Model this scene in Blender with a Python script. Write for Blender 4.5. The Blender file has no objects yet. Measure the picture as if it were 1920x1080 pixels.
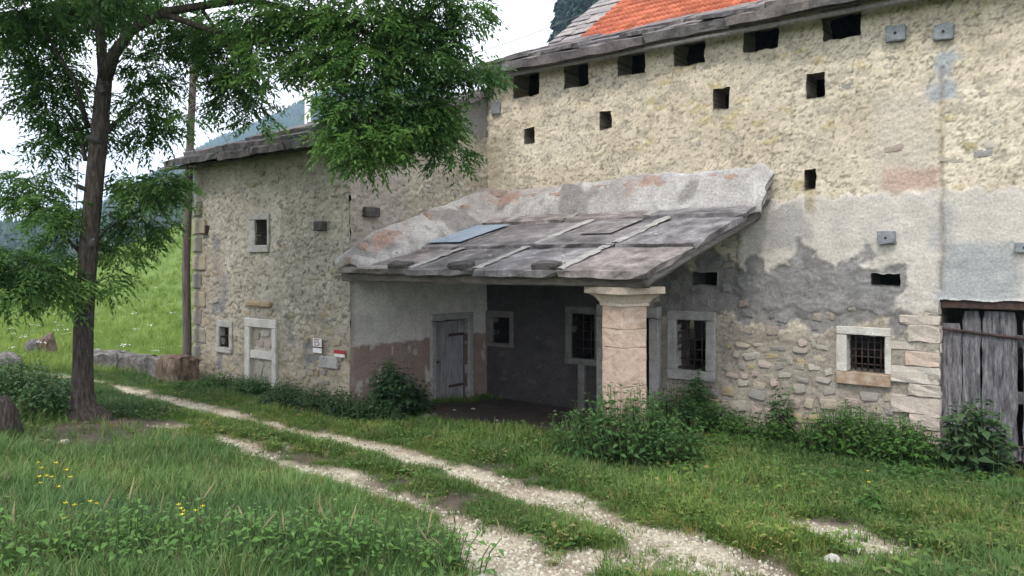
import bpy, bmesh, math, random
import numpy as np
from mathutils import Vector, Matrix
random.seed(7); RS = np.random.RandomState(11)
R = math.radians
SC = bpy.context.scene
COL = SC.collection

# ------------------------------------------------------------------ camera, sky, sun
FPX, HOR, H, TH = 1450.0, 490.0, 2.7, R(38.2)
cam_d = bpy.data.cameras.new('camera'); cam = bpy.data.objects.new('camera', cam_d); COL.objects.link(cam)
cam.location = (0, 0, H); cam.rotation_euler = (R(90), 0, TH)
cam_d.sensor_width = 36; cam_d.lens = FPX / 1920 * 36; cam_d.shift_y = -(540 - HOR) / 1920
cam_d.clip_start = 0.05; cam_d.clip_end = 9000
SC.camera = cam
SUN_EL, SUN_AZ = R(50), R(163)          # azimuth clockwise from +Y: in front of the facade, a little to the right
SKY_WHITE = 17.0
world = bpy.data.worlds.new('World'); SC.world = world; world.use_nodes = True
nt = world.node_tree; nt.nodes.clear()
sky = nt.nodes.new('ShaderNodeTexSky'); sky.sky_type = 'NISHITA'; sky.sun_disc = False
sky.sun_elevation = SUN_EL; sky.sun_rotation = SUN_AZ; sky.dust_density = 4
mixw = nt.nodes.new('ShaderNodeMix'); mixw.data_type = 'RGBA'; mixw.inputs[0].default_value = 0.88
mixw.inputs[7].default_value = (SKY_WHITE, SKY_WHITE * 1.0, SKY_WHITE * 1.05, 1)   # overcast cloud veil
bg = nt.nodes.new('ShaderNodeBackground'); bg.inputs[1].default_value = 0.1
wo = nt.nodes.new('ShaderNodeOutputWorld')
nt.links.new(sky.outputs[0], mixw.inputs[6]); nt.links.new(mixw.outputs[2], bg.inputs[0]); nt.links.new(bg.outputs[0], wo.inputs[0])
sun_d = bpy.data.lights.new('sun', 'SUN'); sun = bpy.data.objects.new('sun', sun_d); COL.objects.link(sun)
sun_d.energy = 1.5; sun_d.angle = R(11); sun_d.color = (1, 0.95, 0.87)
sdir = Vector((math.sin(SUN_AZ) * math.cos(SUN_EL), math.cos(SUN_AZ) * math.cos(SUN_EL), math.sin(SUN_EL)))
sun.rotation_euler = sdir.to_track_quat('Z', 'Y').to_euler(); sun.location = (0, -10, 30)
SC.view_settings.view_transform = 'Standard'; SC.view_settings.look = 'None'
SC.view_settings.exposure = 0.48; SC.view_settings.gamma = 1; SC.view_settings.use_curve_mapping = False
SC.render.engine = 'CYCLES'
SC.cycles.max_bounces = 6; SC.cycles.diffuse_bounces = 2; SC.cycles.glossy_bounces = 2
SC.cycles.transmission_bounces = 4; SC.cycles.transparent_max_bounces = 8; SC.cycles.volume_bounces = 0
SC.cycles.use_denoising = True; SC.cycles.use_adaptive_sampling = True; SC.cycles.adaptive_threshold = .015

# ------------------------------------------------------------------ pixel -> place (real planes of the building)
CT, ST = math.cos(TH), math.sin(TH)
YF, XS, YW, XL = 11.7, -9.83, 8.24, -14.6      # barn front, house side wall, house front, house left end
def ray(px, py):
    u = (px - 960) / FPX; v = (HOR - py) / FPX
    return np.array((-ST + u * CT, CT + u * ST, v))
def onY(px, py, Y=YF):
    d = ray(px, py); t = Y / d[1]; return (d[0] * t, H + d[2] * t)      # (X, z)
def onX(px, py, X=XS):
    d = ray(px, py); t = X / d[0]; return (d[1] * t, H + d[2] * t)      # (Y, z)
def at(px, py, t):
    d = ray(px, py); return Vector((d[0] * t, d[1] * t, H + d[2] * t))

# ------------------------------------------------------------------ noise
TAB = RS.rand(256, 256)
def vnoise(x, y, seed=0):
    x = np.asarray(x, float) + seed * 17.31; y = np.asarray(y, float) + seed * 9.73
    xi = np.floor(x).astype(int); yi = np.floor(y).astype(int); fx = x - xi; fy = y - yi
    fx = fx * fx * (3 - 2 * fx); fy = fy * fy * (3 - 2 * fy)
    g = lambda a, b: TAB[a & 255, b & 255]
    return (g(xi, yi) * (1 - fx) + g(xi + 1, yi) * fx) * (1 - fy) + (g(xi, yi + 1) * (1 - fx) + g(xi + 1, yi + 1) * fx) * fy
def fbm(x, y, seed=0, o=4):
    s = 0; a = 1; n = 0
    for k in range(o):
        s = s + a * vnoise(x * 2 ** k, y * 2 ** k, seed + k); n += a; a *= .5
    return s / n
TA = RS.rand(256, 256); TBB = RS.rand(256, 256); TC = RS.rand(256, 256)
def voro(x, y, seed=0):
    x = np.asarray(x, float) + seed * 13.7; y = np.asarray(y, float) + seed * 5.9
    xi = np.floor(x).astype(int); yi = np.floor(y).astype(int)
    f1 = np.full(x.shape, 9.); f2 = np.full(x.shape, 9.); cid = np.zeros(x.shape)
    for a in (-1, 0, 1):
        for b in (-1, 0, 1):
            cx = xi + a; cy = yi + b
            d = np.hypot(cx + .15 + .7 * TA[cx & 255, cy & 255] - x, cy + .15 + .7 * TBB[cx & 255, cy & 255] - y)
            c = TC[cx & 255, cy & 255]
            n = d < f1
            f2 = np.where(n, f1, np.minimum(f2, d)); cid = np.where(n, c, cid); f1 = np.where(n, d, f1)
    return f1, f2 - f1, cid
def sst(a, b, x):
    t = np.clip((np.asarray(x, float) - a) / (b - a), 0, 1); return t * t * (3 - 2 * t)
def lin(r, g, b):
    f = lambda c: (c / 255 / 12.92) if c <= 10 else ((c / 255 + .055) / 1.055) ** 2.4
    return np.array((f(r), f(g), f(b)))

# ------------------------------------------------------------------ materials
def nmat(name):
    m = bpy.data.materials.new(name); m.use_nodes = True
    n = m.node_tree; b = n.nodes['Principled BSDF']; b.inputs['Specular IOR Level'].default_value = .25
    return m, n, b
def N(n, t, **kw):
    x = n.nodes.new(t)
    for k, v in kw.items(): setattr(x, k, v)
    return x
def noise_node(n, scale, detail=5, rough=.6, coords='Object'):
    tc = N(n, 'ShaderNodeTexCoord'); t = N(n, 'ShaderNodeTexNoise'); t.inputs['Scale'].default_value = scale
    t.inputs['Detail'].default_value = detail; t.inputs['Roughness'].default_value = rough
    n.links.new(tc.outputs[coords], t.inputs['Vector']); return t
def ramp(n, pts):
    r = N(n, 'ShaderNodeValToRGB'); e = r.color_ramp.elements
    while len(e) < len(pts): e.new(.5)
    for k, (p, c) in enumerate(pts): e[k].position = p; e[k].color = (*c, 1)
    return r
def mul(n, a, b, fac=1.0, mode='MULTIPLY'):
    m = N(n, 'ShaderNodeMix', data_type='RGBA', blend_type=mode); m.inputs[0].default_value = fac
    n.links.new(a, m.inputs[6]); n.links.new(b, m.inputs[7]); return m.outputs[2]
def bump(n, b, h, strength=.4, dist=.02):
    k = N(n, 'ShaderNodeBump'); k.inputs['Strength'].default_value = strength; k.inputs['Distance'].default_value = dist
    n.links.new(h, k.inputs['Height']); n.links.new(k.outputs[0], b.inputs['Normal'])
def attr_mat(name, rough=.95, grain=40, lo=.72, hi=1.22, bstr=.5, bdist=.015):
    m, n, b = nmat(name); a = N(n, 'ShaderNodeAttribute', attribute_name='Col')
    t = noise_node(n, grain, 8, .7); r = ramp(n, [(.3, (lo,) * 3), (.7, (hi,) * 3)])
    n.links.new(t.outputs[0], r.inputs[0]); n.links.new(mul(n, a.outputs[0], r.outputs[0]), b.inputs['Base Color'])
    b.inputs['Roughness'].default_value = rough; bump(n, b, t.outputs[0], bstr, bdist); return m
def spot_mat(name, cols, scale=6, rough=.9, rnd=None, bstr=.5, bdist=.01, fine=45, stretch=None):
    """noise-mottled stone / wood; rnd = list of colours picked by object"""
    m, n, b = nmat(name); tc = N(n, 'ShaderNodeTexCoord'); mp = N(n, 'ShaderNodeMapping')
    oi = N(n, 'ShaderNodeObjectInfo')
    va = N(n, 'ShaderNodeVectorMath', operation='MULTIPLY_ADD'); va.inputs[1].default_value = (37, 17, 53)
    n.links.new(oi.outputs['Random'], va.inputs[0]); n.links.new(tc.outputs['Object'], va.inputs[2])
    n.links.new(va.outputs[0], mp.inputs[0])
    if stretch: mp.inputs['Scale'].default_value = stretch
    t = N(n, 'ShaderNodeTexNoise'); t.inputs['Scale'].default_value = scale; t.inputs['Detail'].default_value = 6; t.inputs['Roughness'].default_value = .65
    t2 = N(n, 'ShaderNodeTexNoise'); t2.inputs['Scale'].default_value = fine; t2.inputs['Detail'].default_value = 5; t2.inputs['Roughness'].default_value = .7
    n.links.new(mp.outputs[0], t.inputs[0]); n.links.new(mp.outputs[0], t2.inputs[0])
    r = ramp(n, [(.3 + .4 * k / max(1, len(cols) - 1), tuple(c)) for k, c in enumerate(cols)])
    n.links.new(t.outputs[0], r.inputs[0]); out = r.outputs[0]
    if rnd:
        rr = ramp(n, [(k / len(rnd), tuple(c)) for k, c in enumerate(rnd)]); rr.color_ramp.interpolation = 'CONSTANT'
        n.links.new(oi.outputs['Random'], rr.inputs[0]); out = mul(n, out, rr.outputs[0])
    f = ramp(n, [(.3, (.7,) * 3), (.7, (1.2,) * 3)]); n.links.new(t2.outputs[0], f.inputs[0])
    n.links.new(mul(n, out, f.outputs[0]), b.inputs['Base Color']); b.inputs['Roughness'].default_value = rough
    bump(n, b, t2.outputs[0], bstr, bdist); return m
def leaf_mat(name, dark, light, trans=.35, rnd='attr', rough=.5, patch=None, dry=None):
    m, n, b = nmat(name)
    if rnd == 'attr': src = N(n, 'ShaderNodeAttribute', attribute_name='rnd').outputs['Fac']
    else: src = N(n, 'ShaderNodeObjectInfo').outputs['Random']
    r = ramp(n, [(0, tuple(dark)), (1, tuple(light))] if not dry else [(0, tuple(dark)), (.84, tuple(light)), (.90, tuple(dry)), (1, tuple(dry))]); n.links.new(src, r.inputs[0]); out = r.outputs[0]
    if patch:
        g = N(n, 'ShaderNodeNewGeometry'); t = N(n, 'ShaderNodeTexNoise'); t.inputs['Scale'].default_value = .45; t.inputs['Detail'].default_value = 4
        n.links.new(g.outputs['Position'], t.inputs[0]); pr = ramp(n, [(.35, patch[0]), (.65, patch[1])])
        n.links.new(t.outputs[0], pr.inputs[0]); out = mul(n, out, pr.outputs[0])
    n.links.new(out, b.inputs['Base Color']); b.inputs['Roughness'].default_value = rough; b.inputs['Specular IOR Level'].default_value = .3
    tr = N(n, 'ShaderNodeBsdfTranslucent'); n.links.new(out, tr.inputs[0])
    mx = N(n, 'ShaderNodeMixShader'); mx.inputs[0].default_value = trans
    n.links.new(b.outputs[0], mx.inputs[1]); n.links.new(tr.outputs[0], mx.inputs[2])
    n.links.new(mx.outputs[0], n.nodes['Material Output'].inputs[0]); return m

M = {}
M['wall'] = attr_mat('weathered_render', grain=28, lo=.68, hi=1.25, bstr=.55, bdist=.02)
M['ground'] = attr_mat('earth', grain=22, lo=.6, hi=1.35, bstr=.7, bdist=.03)
M['mortar'] = spot_mat('lime_mortar', [(.19, .18, .17), (.33, .32, .30), (.44, .43, .40)], 5, .95)
M['stone'] = spot_mat('rubble_stone', [(.75, .75, .75), (1, 1, 1), (1.15, 1.12, 1.05)], 7, .92,
                      rnd=[(.42, .375, .29), (.36, .34, .30), (.44, .41, .34), (.42, .35, .22), (.31, .30, .28), (.43, .36, .31), (.40, .37, .31), (.46, .43, .37), (.36, .33, .27)])
M['house_stone'] = spot_mat('house_stone', [(.7, .7, .7), (1, 1, 1), (1.15, 1.12, 1.05)], 7, .92,
                      rnd=[(.33, .29, .20), (.29, .27, .22), (.36, .32, .24), (.34, .27, .17), (.24, .23, .20), (.33, .29, .24)])
M['grey_stone'] = spot_mat('grey_rubble', [(.7, .7, .7), (1, 1, 1), (1.2, 1.18, 1.15)], 7, .92, rnd=[(.23, .225, .22), (.19, .185, .185), (.27, .255, .235), (.21, .20, .195), (.30, .275, .235), (.25, .24, .23), (.33, .28, .235)])
M['brick'] = spot_mat('pinkish_rubble', [(.20, .15, .13), (.33, .235, .195), (.42, .34, .29)], 6, .92)
M['soot_shade_stone'] = spot_mat('sooty_shaded_stone', [(.06, .055, .055), (.10, .092, .088), (.14, .13, .12)], 6, .95)  # porch stones: soot, with the shade under the roof put into the colour
M['frame_soot_shade'] = spot_mat('sooty_shaded_limestone', [(.11, .105, .095), (.17, .165, .15), (.21, .20, .185)], 6, .9)  # porch frames: sooty limestone, painted darker for the porch shade
M['quoin'] = spot_mat('pink_limestone', [(.75, .72, .70), (1, 1, 1), (1.12, 1.05, 1)], 5, .9,
                      rnd=[(.50, .41, .34), (.52, .46, .39), (.50, .47, .41), (.50, .39, .30), (.49, .44, .38), (.46, .42, .36)])
M['frame'] = spot_mat('window_limestone', [(.40, .38, .34), (.55, .53, .48), (.62, .60, .55)], 6, .85)
M['frame_grey'] = spot_mat('grey_limestone', [(.24, .23, .21), (.36, .35, .33), (.43, .42, .40)], 6, .85)
M['rust_sill'] = spot_mat('iron_stained_stone', [(.22, .14, .09), (.37, .27, .19), (.47, .40, .32)], 8, .85)
M['column'] = spot_mat('pink_column_stone', [(.38, .265, .205), (.54, .405, .32), (.62, .51, .42)], 7, .85, stretch=(1, 1, 2.2), bstr=.6)
M['capital'] = spot_mat('capital_stone', [(.40, .32, .25), (.54, .45, .365), (.60, .53, .45)], 7, .85)
M['slab'] = spot_mat('roof_stone', [(.075, .072, .074), (.17, .155, .155), (.27, .255, .25)], 3.2, .9, rnd=[(1, 1, 1), (.85, .86, .9), (1.1, 1.05, 1), (.75, .75, .78), (1.0, .95, .95)], fine=26, bstr=.8, bdist=.02)
M['pslab'] = spot_mat('porch_slab_stone', [(.07, .064, .06), (.20, .185, .18), (.38, .355, .345)], 4.2, .85, rnd=[(1, 1, 1), (.9, .92, .97), (1.05, 1, .98), (.85, .85, .88)], fine=30, bstr=.7, bdist=.012)
M['bluesheet'] = spot_mat('blue_grey_sheet', [(.20, .25, .32), (.27, .33, .41), (.30, .36, .43)], 3, .5)
M['darkstone'] = spot_mat('mossy_dark_stone', [(.03, .03, .028), (.075, .07, .065), (.11, .105, .1)], 8, .95)
M['tile'] = spot_mat('red_clay_tile', [(.38, .10, .055), (.48, .14, .075), (.54, .18, .10)], 5, .75, rnd=[(1, 1, 1), (.8, .78, .78), (1.08, 1.12, 1.15), (.9, .9, .9), (.7, .7, .72)], bstr=.2)
M['shingle'] = spot_mat('grey_slab_roof', [(.16, .145, .14), (.28, .26, .255), (.38, .36, .35)], 6, .9, rnd=[(1, 1, 1), (.85, .85, .87), (1.12, 1.08, 1.05)])
M['wood'] = spot_mat('weathered_plank', [(.035, .033, .036), (.13, .125, .135), (.27, .265, .275)], 4.5, .85, rnd=[(1, 1, 1), (.66, .66, .72), (1.15, 1.13, 1.1)], stretch=(6, 6, .7), fine=18, bstr=.6)
M['palewood'] = spot_mat('pale_weathered_plank', [(.16, .155, .16), (.30, .29, .295), (.40, .39, .39)], 3.5, .85, stretch=(6, 6, .7), fine=18, bstr=.6)
M['beam'] = spot_mat('old_beam', [(.07, .06, .05), (.13, .115, .10), (.19, .17, .15)], 3, .9, stretch=(1.2, 7, 7), fine=14, bstr=.6)
M['log'] = spot_mat('grey_log', [(.11, .10, .095), (.20, .185, .175), (.27, .25, .24)], 3, .9, stretch=(7, 1.2, 7), fine=14, bstr=.6)
M['pole'] = spot_mat('pole_wood', [(.06, .05, .045), (.12, .10, .09), (.18, .16, .145)], 3, .9, stretch=(9, 9, .6), fine=14, bstr=.6)
M['iron'] = spot_mat('rusty_iron', [(.025, .02, .02), (.06, .04, .035), (.10, .055, .04)], 12, .8)
M['plate'] = spot_mat('tie_plate_concrete', [(.15, .165, .18), (.23, .25, .27), (.30, .31, .32)], 8, .8)
M['white'] = spot_mat('white_paint', [(.62, .62, .60), (.74, .74, .72), (.78, .78, .77)], 9, .6)
M['red'] = spot_mat('red_paint', [(.28, .02, .03), (.36, .03, .04), (.40, .05, .05)], 9, .6)
M['brownpaint'] = spot_mat('brown_letters', [(.20, .04, .03), (.24, .05, .03), (.26, .06, .04)], 9, .6)
M['bark'] = spot_mat('ash_bark', [(.035, .028, .024), (.095, .078, .066), (.19, .165, .14)], 11, .95, stretch=(3.2, 3.2, .5), fine=26, bstr=1, bdist=.06)
M['boulder'] = spot_mat('lichen_stone', [(.075, .07, .07), (.17, .158, .155), (.30, .28, .26)], 8, .95, bstr=.9, bdist=.03)
M['brownblock'] = spot_mat('brown_stone', [(.08, .055, .04), (.16, .115, .085), (.27, .22, .17)], 7, .95, stretch=(2, 2, .7), bstr=.9, bdist=.03)
M['whiterock'] = spot_mat('limestone_rock', [(.28, .26, .23), (.44, .42, .38), (.55, .53, .49)], 12, .9)
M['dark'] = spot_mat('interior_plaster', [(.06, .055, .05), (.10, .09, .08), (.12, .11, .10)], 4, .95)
M['wire'] = spot_mat('cable', [(.10, .10, .11), (.13, .13, .14), (.15, .15, .16)], 4, .6)
M['ash'] = leaf_mat('ash_leaf', (.042, .11, .026), (.175, .33, .08), .5)
M['nettle'] = leaf_mat('nettle_leaf', (.032, .085, .026), (.078, .17, .045), .25)
M['weed'] = leaf_mat('broad_weed_leaf', (.035, .10, .02), (.085, .19, .04), .3)
M['dockleaf'] = leaf_mat('pale_weed_leaf', (.04, .085, .035), (.085, .15, .06), .25)
M['darkshrub'] = leaf_mat('elder_leaf', (.016, .04, .018), (.035, .08, .03), .2)
M['fore'] = leaf_mat('fresh_nettle_leaf', (.055, .15, .035), (.14, .27, .06), .35)
M['stem'] = spot_mat('green_stem', [(.05, .09, .03), (.08, .13, .04), (.10, .15, .06)], 8, .7)
M['drystem'] = spot_mat('dry_flower_spike', [(.16, .15, .07), (.24, .21, .11), (.28, .24, .15)], 8, .8)
M['grass'] = leaf_mat('meadow_grass', (.044, .106, .025), (.135, .235, .055), .3, 'obj', .6, ((.62, .74, .72), (1.35, 1.15, .95)), (.21, .20, .085))
M['longgrass'] = leaf_mat('long_grass', (.048, .118, .036), (.145, .262, .078), .3, 'obj', .6, ((.62, .74, .74), (1.25, 1.15, 1.0)), (.20, .21, .10))
M['yellow'] = spot_mat('yellow_petal', [(.70, .52, .02), (.78, .60, .03), (.8, .62, .04)], 8, .5)
M['spruce'] = leaf_mat('spruce_needles', (.022, .05, .034), (.05, .095, .06), .1)
M['forest'] = leaf_mat('far_conifers', (.013, .034, .018), (.03, .065, .03), .05)

# ------------------------------------------------------------------ object helpers
def tag(o, label=None, cat=None, group=None, kind=None):
    if label: o['label'] = label
    if cat: o['category'] = cat
    if group: o['group'] = group
    if kind: o['kind'] = kind
    return o
def thing(name, label, cat, loc=(0, 0, 0), group=None):
    o = bpy.data.objects.new(name, None); COL.objects.link(o); o.location = loc; o.empty_display_size = .2
    return tag(o, label, cat, group)
def link(name, me, mat, parent=None, loc=None, rot=None, scale=None):
    o = bpy.data.objects.new(name, me); COL.objects.link(o)
    if mat and not me.materials: me.materials.append(mat)
    if loc is not None: o.location = loc
    if rot is not None: o.rotation_euler = rot
    if scale is not None: o.scale = scale
    if parent is not None:
        o.parent = parent                                  # things stand unrotated, so a child's place is world - origin
        off = Vector((0, 0, 0)); p = parent
        while p is not None: off += p.location; p = p.parent
        o.location = Vector(o.location) - off
    return o
def mesh(name, v, f, smooth=False):
    me = bpy.data.meshes.new(name); me.from_pydata([tuple(map(float, p)) for p in v], [], f); me.update()
    if smooth: me.polygons.foreach_set('use_smooth', [True] * len(me.polygons))
    return me
def np_mesh(name, v, f, attrs=None, smooth=False):
    """v (n,3), f (m,k)"""
    v = np.asarray(v, np.float32); f = np.asarray(f, np.int32); k = f.shape[1]
    me = bpy.data.meshes.new(name); me.vertices.add(len(v)); me.vertices.foreach_set('co', v.ravel())
    me.loops.add(f.size); me.loops.foreach_set('vertex_index', f.ravel())
    me.polygons.add(len(f)); me.polygons.foreach_set('loop_start', np.arange(0, f.size, k, dtype=np.int32))
    me.update(calc_edges=True)
    if smooth: me.polygons.foreach_set('use_smooth', np.ones(len(f), bool))
    for n_, a in (attrs or {}).items():
        a = np.asarray(a, np.float32)
        if a.ndim == 2:
            at_ = me.attributes.new(n_, 'FLOAT_COLOR', 'POINT'); at_.data.foreach_set('color', np.c_[a, np.ones(len(a))].astype(np.float32).ravel())
        else:
            at_ = me.attributes.new(n_, 'FLOAT', 'POINT'); at_.data.foreach_set('value', a)
    me.validate(); return me
def rbox(name, dims, bevel=.01, jit=0, cuts=0, seed=0):
    """a worked block centred on its origin: bevelled, slightly uneven"""
    bm = bmesh.new(); bmesh.ops.create_cube(bm, size=1)
    for v in bm.verts: v.co = Vector((v.co.x * dims[0], v.co.y * dims[1], v.co.z * dims[2]))
    if bevel: bmesh.ops.bevel(bm, geom=list(bm.edges), offset=bevel, segments=1, affect='EDGES', profile=.5)
    if cuts: bmesh.ops.subdivide_edges(bm, edges=[e for e in bm.edges if e.calc_length() > max(dims) * .3], cuts=cuts, use_grid_fill=True)
    rr = random.Random(seed)
    if jit:
        for v in bm.verts: v.co += Vector((rr.uniform(-jit, jit), rr.uniform(-jit, jit), rr.uniform(-jit, jit)))
    me = bpy.data.meshes.new(name); bm.to_mesh(me); bm.free(); return me
def block(name, c, dims, mat, parent, bevel=.01, jit=.003, cuts=0, rot=None, seed=0):
    return link(name, rbox(name, dims, bevel, jit, cuts, seed or random.randint(1, 9999)), mat, parent, c, rot)
def tube(pts, rad, n=8, cap=True, wob=0, seed=0):
    """tapered tube -> verts, faces"""
    rr = random.Random(seed); V = []; F = []; pts = [Vector(p) for p in pts]; up = Vector((0, 0, 1)); prev = None
    for i, p in enumerate(pts):
        d = (pts[min(i + 1, len(pts) - 1)] - pts[max(i - 1, 0)]).normalized()
        a = prev - d * prev.dot(d) if prev is not None else d.cross(up if abs(d.z) < .9 else Vector((1, 0, 0)))
        a.normalize(); prev = a; b = d.cross(a)
        for k in range(n):
            an = 2 * math.pi * k / n; r = rad[i] * (1 + rr.uniform(-wob, wob))
            V.append(p + a * (math.cos(an) * r) + b * (math.sin(an) * r))
    for i in range(len(pts) - 1):
        for k in range(n):
            F.append((i * n + k, i * n + (k + 1) % n, (i + 1) * n + (k + 1) % n, (i + 1) * n + k))
    if cap: F.append(tuple(range(n))[::-1]); F.append(tuple((len(pts) - 1) * n + k for k in range(n)))
    return V, F
def tube_obj(name, pts, rad, mat, parent=None, n=8, wob=0, seed=0):
    V, F = tube(pts, rad, n, True, wob, seed); return link(name, mesh(name, V, F, True), mat, parent, (0, 0, 0))
def rock_mesh(name, seed, sub=2, rough=.25):
    bm = bmesh.new(); bmesh.ops.create_icosphere(bm, subdivisions=sub, radius=.5); rr = np.random.RandomState(seed)
    dirs = rr.randn(9, 3); dirs /= np.linalg.norm(dirs, axis=1)[:, None]; cut = rr.uniform(.28, .5, 9)
    for v in bm.verts:
        p = np.array(v.co); n_ = p / np.linalg.norm(p); r = .5
        for d, c in zip(dirs, cut):
            k = n_ @ d
            if k > 1e-3: r = min(r, c / k)
        v.co = Vector(n_ * r * (1 + rr.uniform(-rough, rough) * .2))
    me = bpy.data.meshes.new(name); bm.to_mesh(me); bm.free(); return me
ROCKS = [rock_mesh('rock_shape', s, 2) for s in range(6)]
def bare(me): m = me.copy(); m.materials.clear(); return m

def ground_z(x, y):
    x = np.asarray(x, float); y = np.asarray(y, float)
    z = np.where(y < YF, .094 * (YF - y), 0.); z = np.where(y < 0, 1.1 + .04 * -y, z)
    z = np.minimum(z, 1.6)
    # meadow hill rising behind and to the left
    d = ((x + 36) / 30.) ** 2 + ((y - 46) / 19.) ** 2
    hill = 14.0 * np.exp(-d * .9)
    left = sst(9, 26, y - np.clip(-14 - x, 0, 12) * .1)
    z = z + hill * np.clip(left + .0, 0, 1)
    z = z + .05 * (fbm(x * .5, y * .5, 3) - .5) + .03 * (fbm(x * 2, y * 2, 5) - .5)
    far = np.hypot(x, y)
    z = z + 1.2 * (fbm(x * .05, y * .05, 8) - .5) * sst(30, 80, far)
    return z
def gp(px, py):
    """where the ground shows at this pixel of the photo"""
    d = ray(px, py); t = 3.
    for _ in range(4000):
        p = d * t
        if H + p[2] < float(ground_z(p[0], p[1])): break
        t += .03
    p = d * t; return np.array((p[0], p[1]))
def gpt(px, py): p = gp(px, py); return Vector((p[0], p[1], float(ground_z(p[0], p[1]))))

# ------------------------------------------------------------------ ground and track
rutA = [gp(*p) for p in [(60, 697), (130, 706), (200, 719), (300, 745), (390, 768), (480, 787), (600, 815), (700, 837), (800, 865), (900, 893), (1000, 925), (1080, 952), (1160, 987), (1250, 1022), (1350, 1062), (1400, 1082)]]
rutB = [gp(*p) for p in [(310, 792), (400, 815), (470, 840), (560, 870), (640, 893), (720, 922), (800, 950), (870, 980), (930, 1020), (990, 1075)]]
def ext(p): return p + [p[-1] + (p[-1] - p[-2]) / np.linalg.norm(p[-1] - p[-2]) * 6]
rutA, rutB = ext(rutA), ext(rutB)
def pdist(x, y, pl):
    best = np.full(x.shape, 1e9); s = np.zeros(x.shape)
    for i in range(len(pl) - 1):
        a, b = pl[i], pl[i + 1]; e = b - a; L = e @ e
        t = np.clip(((x - a[0]) * e[0] + (y - a[1]) * e[1]) / L, 0, 1)
        d = np.hypot(x - a[0] - t * e[0], y - a[1] - t * e[1])
        s = np.where(d < best, (i + t) / (len(pl) - 1), s); best = np.minimum(best, d)
    return best, s
patches = [(1585, 1000, .5, 1), (1530, 985, .32, 1), (1645, 1022, .38, 1), (1900, 985, .3, .7), (1575, 1052, .25, .8), (960, 1040, .4, .9), (1080, 1045, .45, .8), (900, 1070, .45, .9), (1180, 1060, .35, .9), (490, 830, .18, .7), (330, 770, .2, .5)]
patches = [(gp(a, b), r, s) for a, b, r, s in patches]
muds = [(500, 850, .35), (590, 855, .4), (690, 912, .35), (850, 940, .4), (800, 930, .3), (930, 870, .25), (760, 900, .3), (1590, 1070, .3), (1770, 1062, .35), (180, 800, .8), (130, 830, .7), (260, 790, .5), (1640, 975, .35), (1560, 970, .3), (1700, 1010, .25), (1450, 1060, .2), (1000, 900, .2), (1250, 925, .12), (1440, 925, .1), (1810, 900, .14), (1650, 940, .16), (1380, 985, .12), (1790, 985, .18), (1120, 875, .12), (1850, 1050, .2)]
muds = [(gp(a, b), r) for a, b, r in muds]
def masks(x, y):
    n1 = fbm(x * 1.7, y * 1.7, 21) - .5; n2 = fbm(x * 7, y * 7, 31, 3) - .5
    dA, sA = pdist(x, y, rutA); dB, sB = pdist(x, y, rutB)
    wA = .14 + .21 * sst(.2, .95, sA); wB = .11 + .19 * sst(.3, .95, sB)
    g = 1 - sst(-.14, .16, dA - wA + n1 * .62 + n2 * .3)
    g = np.maximum(g, (1 - sst(-.14, .16, dB - wB + n1 * .7 + n2 * .3)))
    for c, r, s in patches:
        d = np.hypot(x - c[0], y - c[1]); g = np.maximum(g, s * (1 - sst(-.25, .2, d - r + n1 * .8 + n2 * .9)))
    mud = np.zeros(x.shape)
    for c, r in muds:
        d = np.hypot((x - c[0]), (y - c[1])); mud = np.maximum(mud, 1 - sst(-.2, .15, d - r + n1 * .7 + n2 * .4))
    # porch floor: bare trodden earth
    porch = sst(XS - .1, XS + .5, x) * (1 - sst(-5.4, -4.4, x + n1 * 1.2)) * sst(8.2, 8.9, y + n1 * .8)
    strip = sst(YF - .5, YF - .1, y) * (x > XS)
    return np.clip(g, 0, 1), np.clip(mud * (1 - g * .5), 0, 1), np.clip(np.maximum(porch, strip * .6), 0, 1)
def axis(lo, hi, st, far, k=1.22):
    a = list(np.arange(lo, hi + st / 2, st)); s = st
    p = a[-1]
    while p < far[1]: s *= k; p += s; a.append(p)
    p = a[0]; s = st
    while p > far[0]: s *= k; p -= s; a.insert(0, p)
    return np.array(a)
gx = axis(-20, 2.5, .07, (-1600, 1500)); gy = axis(.5, 12, .07, (-400, 2600))
GX, GY = np.meshgrid(gx, gy, indexing='ij')
g, mud, porch = masks(GX, GY)
near = (np.hypot(GX, GY) < 40)
g, mud, porch = g * near, mud * near, porch * near
GZ = ground_z(GX, GY) - .05 * g - .03 * mud + .025 * (fbm(GX * 6, GY * 6, 41, 3) - .5) * near
# inside the houses the floor stays low
inside = ((GX > XL + .3) & (GX < XS - .1) & (GY > YW + .3) & (GY < 18)) | ((GX > XS) & (GY > YF + .25) & (GY < 20) & (GX < 3))
GZ = np.where(inside, -.05, GZ)
nz = fbm(GX * .8, GY * .8, 51)[..., None]; nf = fbm(GX * 9, GY * 9, 61, 3)[..., None]
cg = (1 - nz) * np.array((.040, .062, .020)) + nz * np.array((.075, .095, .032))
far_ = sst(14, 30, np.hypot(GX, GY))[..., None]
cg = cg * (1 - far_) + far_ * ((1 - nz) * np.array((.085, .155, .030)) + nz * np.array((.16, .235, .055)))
cgr = (1 - nf) * np.array((.40, .355, .26)) + nf * np.array((.56, .52, .41))
cmud = (1 - nf) * np.array((.055, .042, .036)) + nf * np.array((.13, .10, .08))
cpor = (1 - nf) * np.array((.035, .026, .022)) + nf * np.array((.10, .075, .06))
soil = sst(.45, .62, fbm(GX * 2.3, GY * 2.3, 66, 4))[..., None]; cgr = cgr * (1 - .55 * soil) + np.array((.21, .155, .105)) * .55 * soil
edge = np.clip(g * 2.2, 0, 1)[..., None]; brown = np.array((.16, .125, .08)) * (.7 + .6 * nf)
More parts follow.
